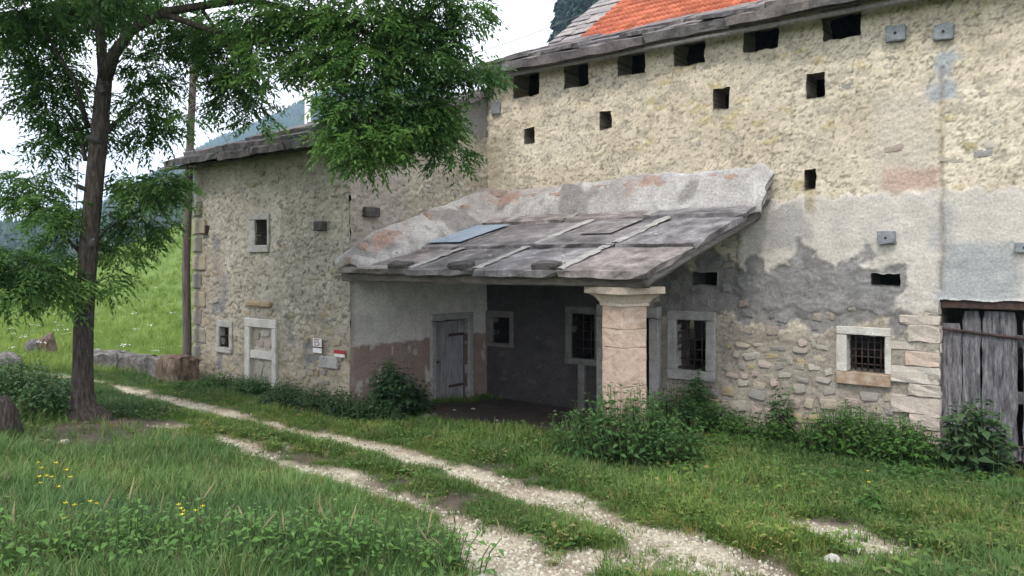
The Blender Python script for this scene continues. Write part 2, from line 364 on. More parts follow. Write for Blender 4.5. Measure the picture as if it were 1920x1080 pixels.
c = cg * (1 - edge) + brown * edge; c = c * (1 - g[..., None]) + cgr * g[..., None]
c = c * (1 - mud[..., None] * .9) + cmud * mud[..., None] * .9
c = c * (1 - porch[..., None]) + cpor * porch[..., None]
nx, ny = GX.shape; idx = np.arange(nx * ny).reshape(nx, ny)
quads = np.stack([idx[:-1, :-1], idx[1:, :-1], idx[1:, 1:], idx[:-1, 1:]], -1).reshape(-1, 4)
gq = (g[:-1, :-1] + g[1:, :-1] + g[1:, 1:] + g[:-1, 1:]).reshape(-1) / 4
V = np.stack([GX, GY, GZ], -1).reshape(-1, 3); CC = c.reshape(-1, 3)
def submesh(name, sel):
    q = quads[sel]; used = np.unique(q); remap = np.full(len(V), -1); remap[used] = np.arange(len(used))
    return np_mesh(name, V[used], remap[q], {'Col': CC[used]}, True)
tag(link('ground', submesh('ground', gq < .5), M['ground']), kind='structure')
tag(link('dirt_track', submesh('dirt_track', gq >= .5), M['ground']), kind='structure')

# ------------------------------------------------------------------ walls with real relief
def build_wall(name, u0, u1, z0, top, openings, to_world, relief, colour, parent, step=.026, depth=.5, mat='wall'):
    """openings: (ua,ub,za,zb); top: f(u)->z; the skin is one surface with reveals running into the wall"""
    zmax = float(np.max(top(np.linspace(u0, u1, 50))))
    us = list(np.arange(u0, u1, step)) + [u1]; zs = list(np.arange(z0, zmax, step)) + [zmax]
    def snap(a, vals):
        a = np.array(sorted(a))
        for v in vals:
            if v <= a[0] + 1e-6 or v >= a[-1] - 1e-6: continue
            i = int(np.argmin(abs(a - v))); i = min(max(i, 1), len(a) - 2); a[i] = v
        return np.array(sorted(a))
    us = snap(us, [o[k] for o in openings for k in (0, 1)]); zs = snap(zs, [o[k] for o in openings for k in (2, 3)])
    U, Z = np.meshgrid(us, zs, indexing='ij'); T = top(U); Zc = np.minimum(Z, T)
    D = relief(U, Zc); C = colour(U, Zc)
    uw = U + (fbm(U * 7, Zc * 7, 71, 4) - .5) * .06; zw = Zc + (fbm(U * 7, Zc * 7, 81, 4) - .5) * .06
    hole = np.zeros((len(us) - 1, len(zs) - 1), bool)
    uc = (us[:-1] + us[1:]) / 2; zc = (zs[:-1] + zs[1:]) / 2
    for a, b, p, q in openings: hole |= ((uc > a) & (uc < b))[:, None] & ((zc > p) & (zc < q))[None]
    hole |= (zs[:-1][None, :] >= np.minimum(T[:-1, :-1], T[1:, :-1]) - 1e-4) & (zs[:-1][None, :] >= np.maximum(T[:-1, :-1], T[1:, :-1]) - 1e-4)
    n1, n2 = U.shape; id_ = np.arange(n1 * n2).reshape(n1, n2)
    q = np.stack([id_[:-1, :-1], id_[1:, :-1], id_[1:, 1:], id_[:-1, 1:]], -1)[~hole]
    P = to_world(uw, zw, D).reshape(-1, 3); Cc = C.reshape(-1, 3)
    faces = [q]; extraP = []; extraC = []; base = len(P)
    back = to_world(uw, zw, np.full_like(D, -depth)).reshape(-1, 3)
    nh = np.pad(hole, 1, constant_values=False)
    inh = np.zeros_like(hole)
    for a, b, p, r in openings: inh |= ((uc > a) & (uc < b))[:, None] & ((zc > p) & (zc < r))[None]
    inh = np.pad(inh, 1, constant_values=False)
    bmap = {}
    def bi(k):
        if k not in bmap:
            bmap[k] = base + len(extraP); extraP.append(back[k]); extraC.append(Cc[k] * .8)
        return bmap[k]
    ef = []
    for i, j in np.argwhere(inh[1:-1, 1:-1]):
        if not inh[i, j + 1]: a, b = id_[i, j], id_[i, j + 1]; ef.append((a, b, bi(b), bi(a)))
        if not inh[i + 2, j + 1]: a, b = id_[i + 1, j], id_[i + 1, j + 1]; ef.append((b, a, bi(a), bi(b)))
        if not inh[i + 1, j]: a, b = id_[i, j], id_[i + 1, j]; ef.append((b, a, bi(a), bi(b)))
        if not inh[i + 1, j + 2]: a, b = id_[i, j + 1], id_[i + 1, j + 1]; ef.append((a, b, bi(b), bi(a)))
    if ef: faces.append(np.array(ef))
    if extraP: P = np.r_[P, np.array(extraP)]; Cc = np.r_[Cc, np.array(extraC)]
    return link(name, np_mesh(name, P, np.concatenate(faces), {'Col': Cc}, True), M[mat], parent)

def zone(u, z, a, b, p, q, soft=.12, nz=.25, seed=0, fr=2.5):
    """soft-edged rectangle a..b, p..q with a broken outline"""
    n_ = (fbm(u * fr, z * fr, seed, 4) - .5) * nz * 2
    d = np.maximum(np.maximum(a - u, u - b), np.maximum(p - z, z - q)) + n_
    return 1 - sst(-soft, soft, d)
def blend(c, col, m): return c * (1 - m[..., None]) + np.asarray(col) * m[..., None]
def fz(px0, py0, px1, py1):
    """photo rectangle -> (ua,ub,za,zb) on the barn front"""
    a, z1 = onY(px0, py0); b, z2 = onY(px1, py1); _, z3 = onY(px0, py1); _, z4 = onY(px1, py0)
    return (a, b, (z2 + z3) / 2, (z1 + z4) / 2)
def hz(px0, py0, px1, py1):
    a, z1 = onY(px0, py0, YW); b, z2 = onY(px1, py1, YW); _, z3 = onY(px0, py1, YW); _, z4 = onY(px1, py0, YW)
    return (a, b, (z2 + z3) / 2, (z1 + z4) / 2)
def sz(px0, py0, px1, py1):
    a, z1 = onX(px0, py0); b, z2 = onX(px1, py1); _, z3 = onX(px0, py1); _, z4 = onX(px1, py0)
    return (a, b, (z2 + z3) / 2, (z1 + z4) / 2)
def rubble_relief(u, z, amp=.03, seed=0, su=4.5, sv=9):
    """rough render over rubble: flat-topped stones half buried, thin broken joints, flaky horizontal ripples"""
    w = (fbm(u * 3, z * 3, seed + 5) - .5); w2 = (fbm(u * 11, z * 11, seed + 6, 3) - .5)
    f1, e, cid = voro(u * su + w * .9 + w2 * .35, z * sv + w * 1.6 + w2 * .5, seed)
    show = sst(.38, .62, fbm(u * 1.1, z * 1.1, seed + 8, 3))                 # where the stones show through
    d = amp * .55 * (sst(0, .10, e) - .6) * (.35 + .65 * show) + amp * .55 * (cid - .5) * (.3 + .7 * show)
    rid = 1 - abs(2 * fbm(u * 7 + w * 2, z * 17 + w * 4, seed + 9, 4) - 1) * 2.2
    d = d - amp * .42 * np.clip(rid - .45, 0, 1) ** 1.3 + amp * 1.0 * (fbm(u * 18, z * 30, seed + 11, 3) - .5) + amp * .6 * (fbm(u * 45, z * 60, seed + 15, 2) - .5)
    d = d + .06 * (fbm(u * .9, z * .9, seed + 7) - .5)
    e = np.where(show > .05, e / np.maximum(show, .15), 1.); e = np.minimum(e, .1 + .6 * np.clip(1 - (rid - .45) * 2.2, 0, 1))
    return d, e, cid

# --- barn front
top_open = [fz(963, 120, 1010, 181), fz(1057, 100, 1102, 163), fz(1159, 80, 1209, 142), fz(1265, 60, 1322, 122), fz(1393, 40, 1459, 94), fz(1541, 20, 1614, 72)]
ZPL = 6.45                                                      # underside of the eave slabs
top_open = [(a, b, p, ZPL - .08) for a, b, p, q in top_open]
small_open = [fz(984, 239, 1003, 269), fz(1125, 209, 1147, 242), fz(1337, 165, 1367, 205), fz(1513, 136, 1547, 181), fz(1510, 317, 1530, 356), fz(1299, 511, 1344, 534), fz(1634, 512, 1689, 536)]
win = {'a': (fz(1253, 584, 1342, 712), fz(1269, 600, 1325, 694)), 'b': (fz(1569, 613, 1671, 722), fz(1589, 629, 1660, 699)),
       'c': (fz(1062, 575, 1130, 684), fz(1073, 588, 1117, 672)), 'd': (fz(913, 583, 964, 650), fz(926, 595, 957, 643))}
door_jamb = onY(1763, 570)[0]; door_top = onY(1763, 562)[1]
barn_door = (door_jamb, 1.2, -.28, door_top)
dj = onY(1222, 600)[0]; inner_door = (dj - .85, dj, -.28, onY(1222, 596)[1])
openings = top_open + small_open + [w[1] for w in win.values()] + [barn_door, inner_door]
Zband = onY(1700, 362)[1]
def barn_relief(u, z):
    d, e, cid = rubble_relief(u, z, .021, 2)
    smooth = np.maximum(zone(u, z, onY(1395, 400)[0], 3, onY(1600, 480)[1], Zband, .08, .16, 4), zone(u, z, onY(1700, 400)[0], 3, onY(1760, 565)[1], Zband, .08, .16, 4))
    d = d * (1 - .6 * smooth) + .022 * zone(u, z, onY(1390, 400)[0], 3, onY(1700, 590)[1], Zband, .02, .14, 4, 5)
    low = (1 - sst(1.35, 1.75, z)) * (u > onY(1225, 600)[0]) * (u < door_jamb - .3); d = d - .024 * low + .03 * low * (fbm(u * 6, z * 9, 133, 3) - .5)
    d = d - .018 * zone(u, z, onY(1225, 500)[0], onY(1690, 560)[0], onY(1500, 612)[1], onY(1500, 482)[1], .03, .42, 6, 4.5)
    crack = np.exp(-((u - door_jamb - .02 - .05 * (vnoise(z * 4, z * 0, 3) - .5)) / .02) ** 2) * (z > door_top + .1) * (z < 5.3)
    return d - .03 * crack
def barn_colour(u, z):
    _, e, cid = rubble_relief(u, z, .03, 2)
    n_ = fbm(u * 1.3, z * 1.3, 12)[..., None]; n2 = fbm(u * 5, z * 7, 13)[..., None]
    c = (1 - n_) * np.array((.54, .465, .345)) + n_ * np.array((.66, .60, .475))
    c = c * (.82 + .36 * n2) * (.9 + .2 * cid[..., None])
    c = c * (1 - .42 * (1 - sst(.0, .13, e)))[..., None]                                     # dirt-filled joints between stones
    pit = sst(.63, .70, fbm(u * 22, z * 44, 17, 3)); c = c * (1 - .5 * pit)[..., None]        # flaked-off pits
    wash = fbm(u * .7, z * .35, 18)[..., None]; c = c * (.86 + .28 * wash)
    och = (cid > .90) * sst(.1, .25, e) * sst(.48, .6, fbm(u * .8, z * .8, 15)); c = blend(c, (.38, .30, .13), och * .6)
    gst = (cid < .10) * sst(.1, .25, e); c = blend(c, (.36, .34, .27), gst * .6)
    pale = zone(u, z, onY(1640, 200)[0], onY(1763, 300)[0], onY(1700, 360)[1], onY(1700, 170)[1], .2, .3, 24); c = blend(c, (.52, .47, .40), pale * .7)
    pl = zone(u, z, onY(1390, 400)[0], 3, onY(1700, 590)[1], Zband, .02, .14, 4, 5); c = blend(c, np.array((.53, .50, .455)) * (.8 + .4 * n2), pl * .92)
    gr = zone(u, z, onY(1440, 400)[0], onY(1510, 460)[0], onY(1480, 470)[1], onY(1480, 385)[1], .04, .25, 44, 5); c = blend(c, (.30, .29, .28), gr * .6)
    gm = zone(u, z, onY(1225, 500)[0], onY(1690, 560)[0], onY(1500, 612)[1], onY(1500, 482)[1], .05, .42, 6, 4.5); c = blend(c, np.array((.215, .21, .21)) * (.6 + .8 * n2), gm * .9)
    low = 1 - sst(onY(1500, 625)[1] - .15, onY(1500, 580)[1] + .1, z + (n_[..., 0] - .5) * .3)
    low = low * (u > onY(1130, 600)[0]); c = blend(c, np.array((.31, .28, .235)) * (.7 + .6 * n2), low * (1 - gm) * .85); jn = low * (1 - sst(0, .10, voro(u * 5.5, z * 10, 19)[1])); c = blend(c, (.17, .15, .125), jn * .55)
    gc = zone(u, z, onY(1763, 500)[0], onY(1905, 500)[0], door_top, onY(1830, 450)[1], .06, .1, 34); c = blend(c, np.array((.36, .37, .37)) * (.8 + .4 * n2), gc * .95)
    bl = zone(u, z, onY(1745, 100)[0], onY(1790, 100)[0], onY(1770, 185)[1], onY(1770, 95)[1], .1, .22, 33, 5); c = blend(c, (.36, .385, .41), bl * .9)
    bl = zone(u, z, onY(1755, 100)[0], onY(1790, 100)[0], onY(1770, 470)[1], onY(1770, 380)[1], .1, .16, 36, 5); c = blend(c, (.34, .345, .35), bl * .8)
    pk = zone(u, z, *fz(1655, 315, 1763, 355), .05, .08, 37); c = blend(c, np.array((.47, .34, .28)) * (.8 + .4 * n2), pk * .85)
    stain = zone(u, z, *fz(1512, 357, 1530, 400), .05, .08, 38); c = blend(c, (.30, .25, .12), stain * .6)
    # lower wall under the porch: soot colour, darkened further to paint in the shade
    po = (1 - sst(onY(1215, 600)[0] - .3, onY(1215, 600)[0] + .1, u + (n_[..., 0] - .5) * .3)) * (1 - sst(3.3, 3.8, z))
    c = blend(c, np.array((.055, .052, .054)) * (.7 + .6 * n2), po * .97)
    gd = (1 - sst(4.9, 5.4, z)) * (1 - sst(XS + .1, XS + .9, u)) * (z > 4.0); c = blend(c, (.30, .27, .20), gd * .5)
    ck = np.exp(-((u - door_jamb - .02) / .03) ** 2) * (z > door_top + .1) * (z < 5.3); c = blend(c, (.2, .16, .11), ck * .5)
    return c
barn = thing('barn', 'long cream stone barn with square loft openings and plank door', 'barn', (-4, YF, 0))
wall_w = lambda u, z, d: np.stack([u, np.full_like(u, YF) - d, z], -1)
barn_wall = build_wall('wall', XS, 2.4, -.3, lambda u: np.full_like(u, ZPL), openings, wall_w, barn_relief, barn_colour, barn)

# --- house front and side
up_o, up_i = hz(468, 401, 506, 473), hz(480, 412, 503, 460)
lo_o, lo_i = hz(408, 601, 437, 661), hz(413, 613, 431, 651)
bd_o, bd_i = hz(462, 598, 521, 740), hz(471, 614, 513, 740)
ZH = 4.58
ZHW = 4.67
def house_relief(u, z):
    d, e, cid = rubble_relief(u, z, .029, 12, 5, 8); inb = (u > bd_i[0]) & (u < bd_i[1]) & (z < bd_i[3])
    return d - .06 * inb
def house_colour(u, z):
    _, e, cid = rubble_relief(u, z, .03, 12, 5, 8)
    n_ = fbm(u * 1.3, z * 1.3, 112)[..., None]; n2 = fbm(u * 6, z * 6, 113)[..., None]
    c = (1 - n_) * np.array((.335, .305, .245)) + n_ * np.array((.45, .42, .35))
    c = c * (.78 + .44 * n2) * (.9 + .2 * cid[..., None]); c = c * (1 - .4 * (1 - sst(.0, .14, e)))[..., None]
    pit = sst(.64, .72, fbm(u * 14, z * 24, 117, 3)); c = c * (1 - .5 * pit)[..., None]
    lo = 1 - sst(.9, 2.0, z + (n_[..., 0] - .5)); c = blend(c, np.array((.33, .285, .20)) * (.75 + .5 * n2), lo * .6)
    for a, b, p, q in [hz(400, 440, 412, 520), hz(396, 520, 424, 590), hz(404, 660, 420, 700), hz(537, 590, 548, 640), hz(570, 640, 590, 680)]:
        k = zone(u, z, a, b, p, q, .08, .14, 61, 5); c = blend(c, np.array((.16, .165, .175)), k * .8)
    fi = ((u > bd_i[0]) & (u < bd_i[1]) & (z < bd_i[3])) * 1.; c = blend(c, np.array((.40, .365, .30)) * (.75 + .5 * n2), fi * .9)
    wl = 1 - sst(XL + .1, XL + .5, u + (n2[..., 0] - .5) * .3); c = blend(c, (.36, .335, .28), wl * .5)
    pk = zone(u, z, *hz(366, 470, 420, 560), .08, .1, 64); c = blend(c, (.33, .28, .23), pk * .6)
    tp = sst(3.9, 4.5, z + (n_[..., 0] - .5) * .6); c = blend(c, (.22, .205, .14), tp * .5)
    return c
house = thing('stone_house', 'stone house wing with slab roof and walled-up doorway', 'house', (-12, YW, 0))
house_w = lambda u, z, d: np.stack([u, np.full_like(u, YW) - d, z], -1)
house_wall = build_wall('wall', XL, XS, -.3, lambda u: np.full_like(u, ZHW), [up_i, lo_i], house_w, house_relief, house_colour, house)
sdoor_o, sdoor_i = sz(808, 588, 886, 775), sz(815, 599, 876, 775)
sdoor_i = (sdoor_i[0], sdoor_i[1], -.28, sdoor_i[3])
SLOPE = .36
def side_relief(u, z):
    d, e, cid = rubble_relief(u, z, .036, 22, 5, 9); sm = (1 - sst(2.5, 2.8, z)); return d * (1 - .75 * sm)
def side_colour(u, z):
    _, e, cid = rubble_relief(u, z, .03, 22, 5, 9)
    n_ = fbm(u * 1.3, z * 1.3, 212)[..., None]; n2 = fbm(u * 6, z * 6, 213)[..., None]
    c = (1 - n_) * np.array((.36, .32, .25)) + n_ * np.array((.47, .43, .34)); c = c * (.8 + .4 * n2)
    c = c * (1 - .4 * (1 - sst(.0, .14, e)))[..., None]
    gy_ = 1 - sst(9.2, 10, u + (n_[..., 0] - .5)); c = blend(c, np.array((.33, .29, .265)) * (.8 + .4 * n2), gy_ * .7)
    gk = zone(u, z, 11.0, 11.8, 5.1, 6, .15, .2, 66); c = blend(c, (.20, .195, .19), gk * .8)
    zb = sz(655, 650, 812, 633); pz = (zb[2] + zb[3]) / 2
    wh = (1 - sst(2.55, 2.75, z)) * sst(pz - .015, pz + .015, z + (n2[..., 0] - .5) * .04)
    c = blend(c, np.array((.66, .64, .58)) * (.78 + .40 * n2) * (1 - .12 * n_), wh * .95)
    br = 1 - sst(pz - .015, pz + .015, z + (n2[..., 0] - .5) * .04); c = blend(c, np.array((.30, .22, .185)) * (.75 + .5 * n2), br * .95)
    fl = br * sst(.68, .74, fbm(u * 7, z * 4, 216, 3)); c = blend(c, (.5, .47, .41), fl)
    fr = 1 - sst(YW + .0, YW + .16, u); c = blend(c, np.array((.36, .30, .26)) * (.8 + .4 * n2), fr * (z < 2.7) * .8)
    return c
side_w = lambda u, z, d: np.stack([np.full_like(u, XS) + d, u, z], -1)
side_wall = build_wall('side_wall', YW, YF, -.3, lambda u: ZH + .10 + (u - YW) * SLOPE, [sdoor_i], side_w, side_relief, side_colour, house, depth=.35)

# --- unseen shell of both houses, so that their rooms are dark
def slab_poly(name, pts, mat, parent, ex):
    """flat polygon given real thickness ex"""
    n_ = len(pts); V_ = [Vector(p) for p in pts] + [Vector(p) + Vector(ex) for p in pts]
    F_ = [tuple(range(n_)), tuple(range(2 * n_ - 1, n_ - 1, -1))] + [(k, k + n_, (k + 1) % n_ + n_, (k + 1) % n_) for k in range(n_)]
    me = mesh(name, V_, F_); bm = bmesh.new(); bm.from_mesh(me); bmesh.ops.recalc_face_normals(bm, faces=bm.faces); bm.to_mesh(me); bm.free()
    return link(name, me, mat, parent, (0, 0, 0))
slab_poly('gable_wall', [(XL, YW + .08, -.3), (XL, 17, -.3), (XL, 17, 4.6), (XL, 13.0, 6.25), (XL, YW + .08, ZH)], M['mortar'], house, (.35, 0, 0))
slab_poly('back_wall', [(XL + .36, 17, -.3), (XS - .1, 17, -.3), (XS - .1, 17, 4.6), (XL + .36, 17, 4.6)], M['mortar'], house, (0, -.35, 0))
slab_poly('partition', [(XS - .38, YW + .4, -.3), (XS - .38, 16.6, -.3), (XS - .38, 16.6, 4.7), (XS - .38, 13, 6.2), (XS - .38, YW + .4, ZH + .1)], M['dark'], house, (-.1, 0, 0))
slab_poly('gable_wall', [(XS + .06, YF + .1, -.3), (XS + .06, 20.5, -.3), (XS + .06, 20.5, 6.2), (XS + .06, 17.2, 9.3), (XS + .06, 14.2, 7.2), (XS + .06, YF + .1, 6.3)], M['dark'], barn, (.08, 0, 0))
slab_poly('gable_wall', [(2.4, YF + .1, -.3), (2.4, 20.5, -.3), (2.4, 20.5, 6.2), (2.4, 17.2, 9.3), (2.4, 14.2, 7.2), (2.4, YF + .1, 6.3)], M['mortar'], barn, (-.4, 0, 0))
slab_poly('back_wall', [(XS + .5, 20.5, -.3), (1.9, 20.5, -.3), (1.9, 20.5, 6.2), (XS + .5, 20.5, 6.2)], M['mortar'], barn, (0, -.4, 0))
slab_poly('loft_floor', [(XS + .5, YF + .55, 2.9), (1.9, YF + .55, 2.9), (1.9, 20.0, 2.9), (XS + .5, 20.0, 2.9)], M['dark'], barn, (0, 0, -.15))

# ------------------------------------------------------------------ single stones set in the walls
def stone_mesh(seed):
    """flat-faced irregular rubble stone: broken quadrilateral outline, chipped rim"""
    rr = random.Random(seed); pts = []
    cs = [(sx * (.5 - rr.random() * .16), sz * (.5 - rr.random() * .2)) for sx, sz in ((-1, -1), (1, -1), (1, 1), (-1, 1))]
    for k in range(4):
        (x0, z0), (x1, z1) = cs[k], cs[(k + 1) % 4]; cut = rr.uniform(.06, .2); f = rr.uniform(.35, .65)
        for q in (cut, f, 1 - cut * rr.uniform(.3, 1)):
            bow = .05 * math.sin(q * 3.14) * rr.uniform(-.6, 1); nx_, nz_ = (z1 - z0), -(x1 - x0)
            pts.append((max(-.5, min(.5, x0 + (x1 - x0) * q + nx_ * bow)), max(-.5, min(.5, z0 + (z1 - z0) * q + nz_ * bow))))
    n_ = len(pts); V_ = [(x, .5, z) for x, z in pts]; tx, tz = rr.uniform(-.25, .25), rr.uniform(-.25, .25)
    V_ += [(x * .985, -.18 + rr.uniform(-.06, .06), z * .985) for x, z in pts]
    V_ += [(x * .88 + rr.uniform(-.02, .02), -.40 + x * tx + z * tz + rr.uniform(-.05, .05), z * .84 + rr.uniform(-.02, .02)) for x, z in pts]
    V_.append((rr.uniform(-.1, .1), -.46, rr.uniform(-.1, .1))); F_ = []
    for r in range(2):
        for k in range(n_): F_.append((r * n_ + k, r * n_ + (k + 1) % n_, (r + 1) * n_ + (k + 1) % n_, (r + 1) * n_ + k))
    for k in range(n_): F_.append((2 * n_ + k, 2 * n_ + (k + 1) % n_, 3 * n_))
    return mesh('stone', V_, F_)
def stone_set(mat):
    out = []
    for s in range(12): me = stone_mesh(s + 100); me.materials.append(M[mat]); out.append(me)
    return out
STN = {k: stone_set(k) for k in ('stone', 'house_stone', 'quoin', 'soot_shade_stone', 'brick', 'grey_stone')}
def put_stone(kind, parent, face, u, z, w, h, proud=.03, rot=0):
    me = random.choice(STN[kind]); dep = .10
    if face == 'barn': loc = (u, YF - proud + dep / 2, z); rz = 0
    elif face == 'house': loc = (u, YW - proud + dep / 2, z); rz = 0
    else: loc = (XS + proud - dep / 2, u, z); rz = R(90)
    o = link('stone', me, None, parent, loc, (0, 0, rz), (w * random.choice((-1, 1)) if False else w, dep, h))
    o.rotation_euler = (0, R(rot), rz) if face != 'side' else (R(rot), 0, rz)
    return o
def pack(kind, parent, face, u0, u1, z0, z1, avoid, keep, hr, wr, limit, proud=(.0, .03)):
    z = z0; n_ = 0; spots = []
    while z < z1:
        h = random.uniform(*hr); u = u0 + random.uniform(0, .2)
        while u < u1:
            w = random.uniform(*wr); uc, zc = u + w / 2, z + h / 2 + random.uniform(-.05, .05)
            if uc + w / 2 < u1 and not any(uc + w / 2 > a and uc - w / 2 < b and zc + h / 2 > p and zc - h / 2 < q for a, b, p, q in avoid):
                if random.random() < keep(uc, zc): spots.append((uc, zc, w, h))
            u += w + .015
        z += h + .012
    random.shuffle(spots)
    for uc, zc, w, h in spots[:limit]:
        put_stone(kind, parent, face, uc, zc, w * random.uniform(.85, 1), h * random.uniform(.8, 1), random.uniform(*proud), random.uniform(-13, 13))
grow = lambda o, m=.03: (o[0] - m, o[1] + m, o[2] - m, o[3] + m)
ua = onY(1238, 700)[0]; uq = onY(1690, 700)[0]
pack('stone', barn_wall, 'barn', ua, uq, .02, onY(1500, 560)[1], [grow(win['a'][0]), grow(win['b'][0]), grow(inner_door, .15)] + [grow(o) for o in small_open],
     lambda u, z: .96 if z < 1.5 else 0., (.08, .21), (.10, .36), 280, (.0, .028))
pack('grey_stone', barn_wall, 'barn', ua, uq, 1.5, onY(1500, 485)[1], [grow(win['a'][0]), grow(win['b'][0]), grow(inner_door, .15)] + [grow(o) for o in small_open],
     lambda u, z: .6, (.08, .2), (.10, .34), 130, (.004, .022))
pack('stone', barn_wall, 'barn', XS + .3, 1.2, 3.8, 6.1, [grow(o) for o in openings], lambda u, z: .13 if fbm(np.array(u * .9), np.array(z * .9), 55) > .5 else .05, (.07, .2), (.10, .34), 120, (.0, .014))
pack('soot_shade_stone', barn_wall, 'barn', XS + .2, ua - .2, .02, 1.3, [grow(inner_door, .2), grow(win['c'][0]), grow(win['d'][0])], lambda u, z: .3, (.12, .2), (.2, .4), 45, (-.005, .015))
zq = 0.05; k = 0                                              # squared jamb stones beside the barn door
while zq < door_top - .05:
    h = random.choice((.13, .17, .2, .24, .3)); w = (.34, .56)[k % 2] + random.uniform(-.08, .1)
    h = min(h, door_top - zq)
    block('jamb_stone', (door_jamb - w / 2 + random.uniform(-.005, .012), YF + .028 + random.uniform(-.014, .012), zq + h / 2), (w, .1, h - .006), M['quoin'], barn_wall, .012, .011, 2, (0, R(random.uniform(-1, 1)), 0)); zq += h; k += 1
pack('house_stone', house_wall, 'house', XL + .03, XS - .03, .05, 2.6, [grow(up_o), grow(lo_o), grow(bd_o)], lambda u, z: (.9 if z < 1.0 else .55 if z < 1.8 else .25), (.07, .17), (.12, .34), 250, (.004, .032))
pack('house_stone', house_wall, 'house', XL + .03, XS - .03, 2.6, 4.5, [grow(up_o)], lambda u, z: .2, (.07, .17), (.1, .28), 80, (.0, .018))
pack('stone', house_wall, 'house', bd_i[0] + .01, bd_i[1] - .01, .2, bd_i[3] - .02, [], lambda u, z: 1, (.14, .22), (.16, .30), 24, (-.045, -.015))
for s in range(11):                                            # corner stones of the house
    w = (.3, .46)[s % 2]; block('corner_stone', (XL + w / 2 - .01, YW - .0, .15 + s * .36), (w, .08, .3), M['house_stone'], house_wall, .02, .008, 1)
pack('stone', side_wall, 'side', 9.2, 11.5, 3.7, 4.9, [], lambda u, z: .8 if z < 3.9 + (u - 8.2) * .3 + .9 else .2, (.09, .16), (.12, .3), 110, (.0, .022))

# ------------------------------------------------------------------ windows, doors and fittings
def framed_window(parent, outer, inner, Y, mat, sillmat=None, bars=None, label=None, proud=.05, dep=.22):
    (a, b, p, q), (c_, d_, r, s) = outer, inner; sillmat = sillmat or mat
    lin_ = block('window', ((a + b) / 2, Y - proud + dep / 2, (s + q) / 2), (b - a, dep, q - s), M[mat], parent, .01, .004, 1)
    if label: lin_['label'] = label
    block('jamb', ((a + c_) / 2, Y - proud + dep / 2 + .003, (r + s) / 2), (c_ - a, dep, s - r - .004), M[mat], lin_, .01, .004, 1)
    block('jamb', ((b + d_) / 2, Y - proud + dep / 2 + .003, (r + s) / 2), (b - d_, dep, s - r - .004), M[mat], lin_, .01, .004, 1)
    block('sill', ((a + b) / 2, Y - proud - .01 + dep / 2, (p + r) / 2), (b - a, dep + .02, r - p), M[sillmat], lin_, .01, .004, 1)
    if bars:
        nv, nh = bars
        for k in range(nv): x = c_ + (d_ - c_) * (k + 1) / (nv + 1); tube_obj('bar', [(x, Y + .12, r - .02), (x, Y + .12, s + .02)], [.011] * 2, M['iron'], lin_, 6)
        for k in range(nh): z = r + (s - r) * (k + 1) / (nh + 1); tube_obj('bar', [(c_ - .02, Y + .135, z), (d_ + .02, Y + .135, z)], [.010] * 2, M['iron'], lin_, 6)
    return lin_
framed_window(barn, *win['a'], YF, 'frame_grey', bars=(3, 4), label='tall barred window in a grey stone frame')
framed_window(barn, *win['b'], YF, 'frame', 'rust_sill', (5, 4), 'barred window in a white stone frame with rusty sill')
framed_window(barn, *win['c'], YF, 'frame_soot_shade', bars=(2, 4), label='shadowed barred window behind the porch column')
framed_window(barn, *win['d'], YF, 'frame_soot_shade', bars=(1, 2), label='small dark window at the back of the porch')
framed_window(house, up_o, up_i, YW, 'frame_grey', bars=(1, 2), label='upper house window', proud=.035, dep=.14)
framed_window(house, lo_o, lo_i, YW, 'frame_grey', bars=(1, 1), label='tiny lower house window', proud=.035, dep=.14)
lt = block('walled_up_door', ((bd_o[0] + bd_o[1]) / 2, YW + .02, (bd_i[3] + bd_o[3]) / 2), (bd_o[1] - bd_o[0], .15, bd_o[3] - bd_i[3]), M['frame'], house, .01, .004, 1)
lt['label'] = 'walled-up doorway framed in pale stone'
for a, b in ((bd_o[0], bd_i[0]), (bd_i[1], bd_o[1])):
    block('jamb', ((a + b) / 2, YW + .022, (bd_i[3] - .1) / 2), (b - a, .14, bd_i[3] + .1 - .004), M['frame'], lt, .01, .004, 1)
cb = hz(471, 658, 513, 673); block('crossbar', ((cb[0] + cb[1]) / 2, YW + .03, (cb[2] + cb[3]) / 2), (cb[1] - cb[0] - .005, .12, cb[3] - cb[2]), M['frame'], lt, .01, .004, 1)
z_ = onY(490, 570, YW)[1]; block('drip_stone', ((bd_o[0] + bd_o[1]) / 2 - .05, YW - .02, z_), (.75, .12, .11), M['house_stone'], house, .03, .01, 1)
# inner doorway of the barn beside the column
fr = block('doorway', (dj - .425, YF - .02, inner_door[3] + .1), (1.2, .2, .19), M['frame_grey'], barn, .01, .004, 1)
for x in (dj - .85 - .09, dj + .09): block('jamb', (x, YF - .018, inner_door[3] / 2 - .1), (.17, .2, inner_door[3] + .18), M['frame_grey'], fr, .01, .004, 1)
# porch door in the side wall
a, b, p, q = sdoor_i; pd = None
wdt = (b - a) / 4
for k in range(4):
    nm = 'door' if k == 0 else 'plank'
    o = block(nm, (XS - .12, a + wdt * (k + .5), q / 2 - .03), (.05, wdt - .008, q - .02), M['palewood'], pd or house, .006, .003, 0)
    if k == 0: pd = o; o['label'] = 'weathered grey plank door under the porch'
for z in (.35, q - .3): block('hinge', (XS - .085, b - .22, z), (.012, .42, .05), M['iron'], pd, .003, 0)
block('handle', (XS - .085, a + .12, q * .52), (.03, .14, .04), M['iron'], pd, .006, 0)
fr = block('door_frame', (XS - .01, (a + b) / 2, q + .06), (.14, b - a + .25, .11), M['frame_grey'], house, .01, .004, 1)
for y in (a - .065, b + .065): block('jamb', (XS - .012, y, q / 2 - .08), (.13, .12, q + .15), M['frame_grey'], fr, .01, .004, 1)
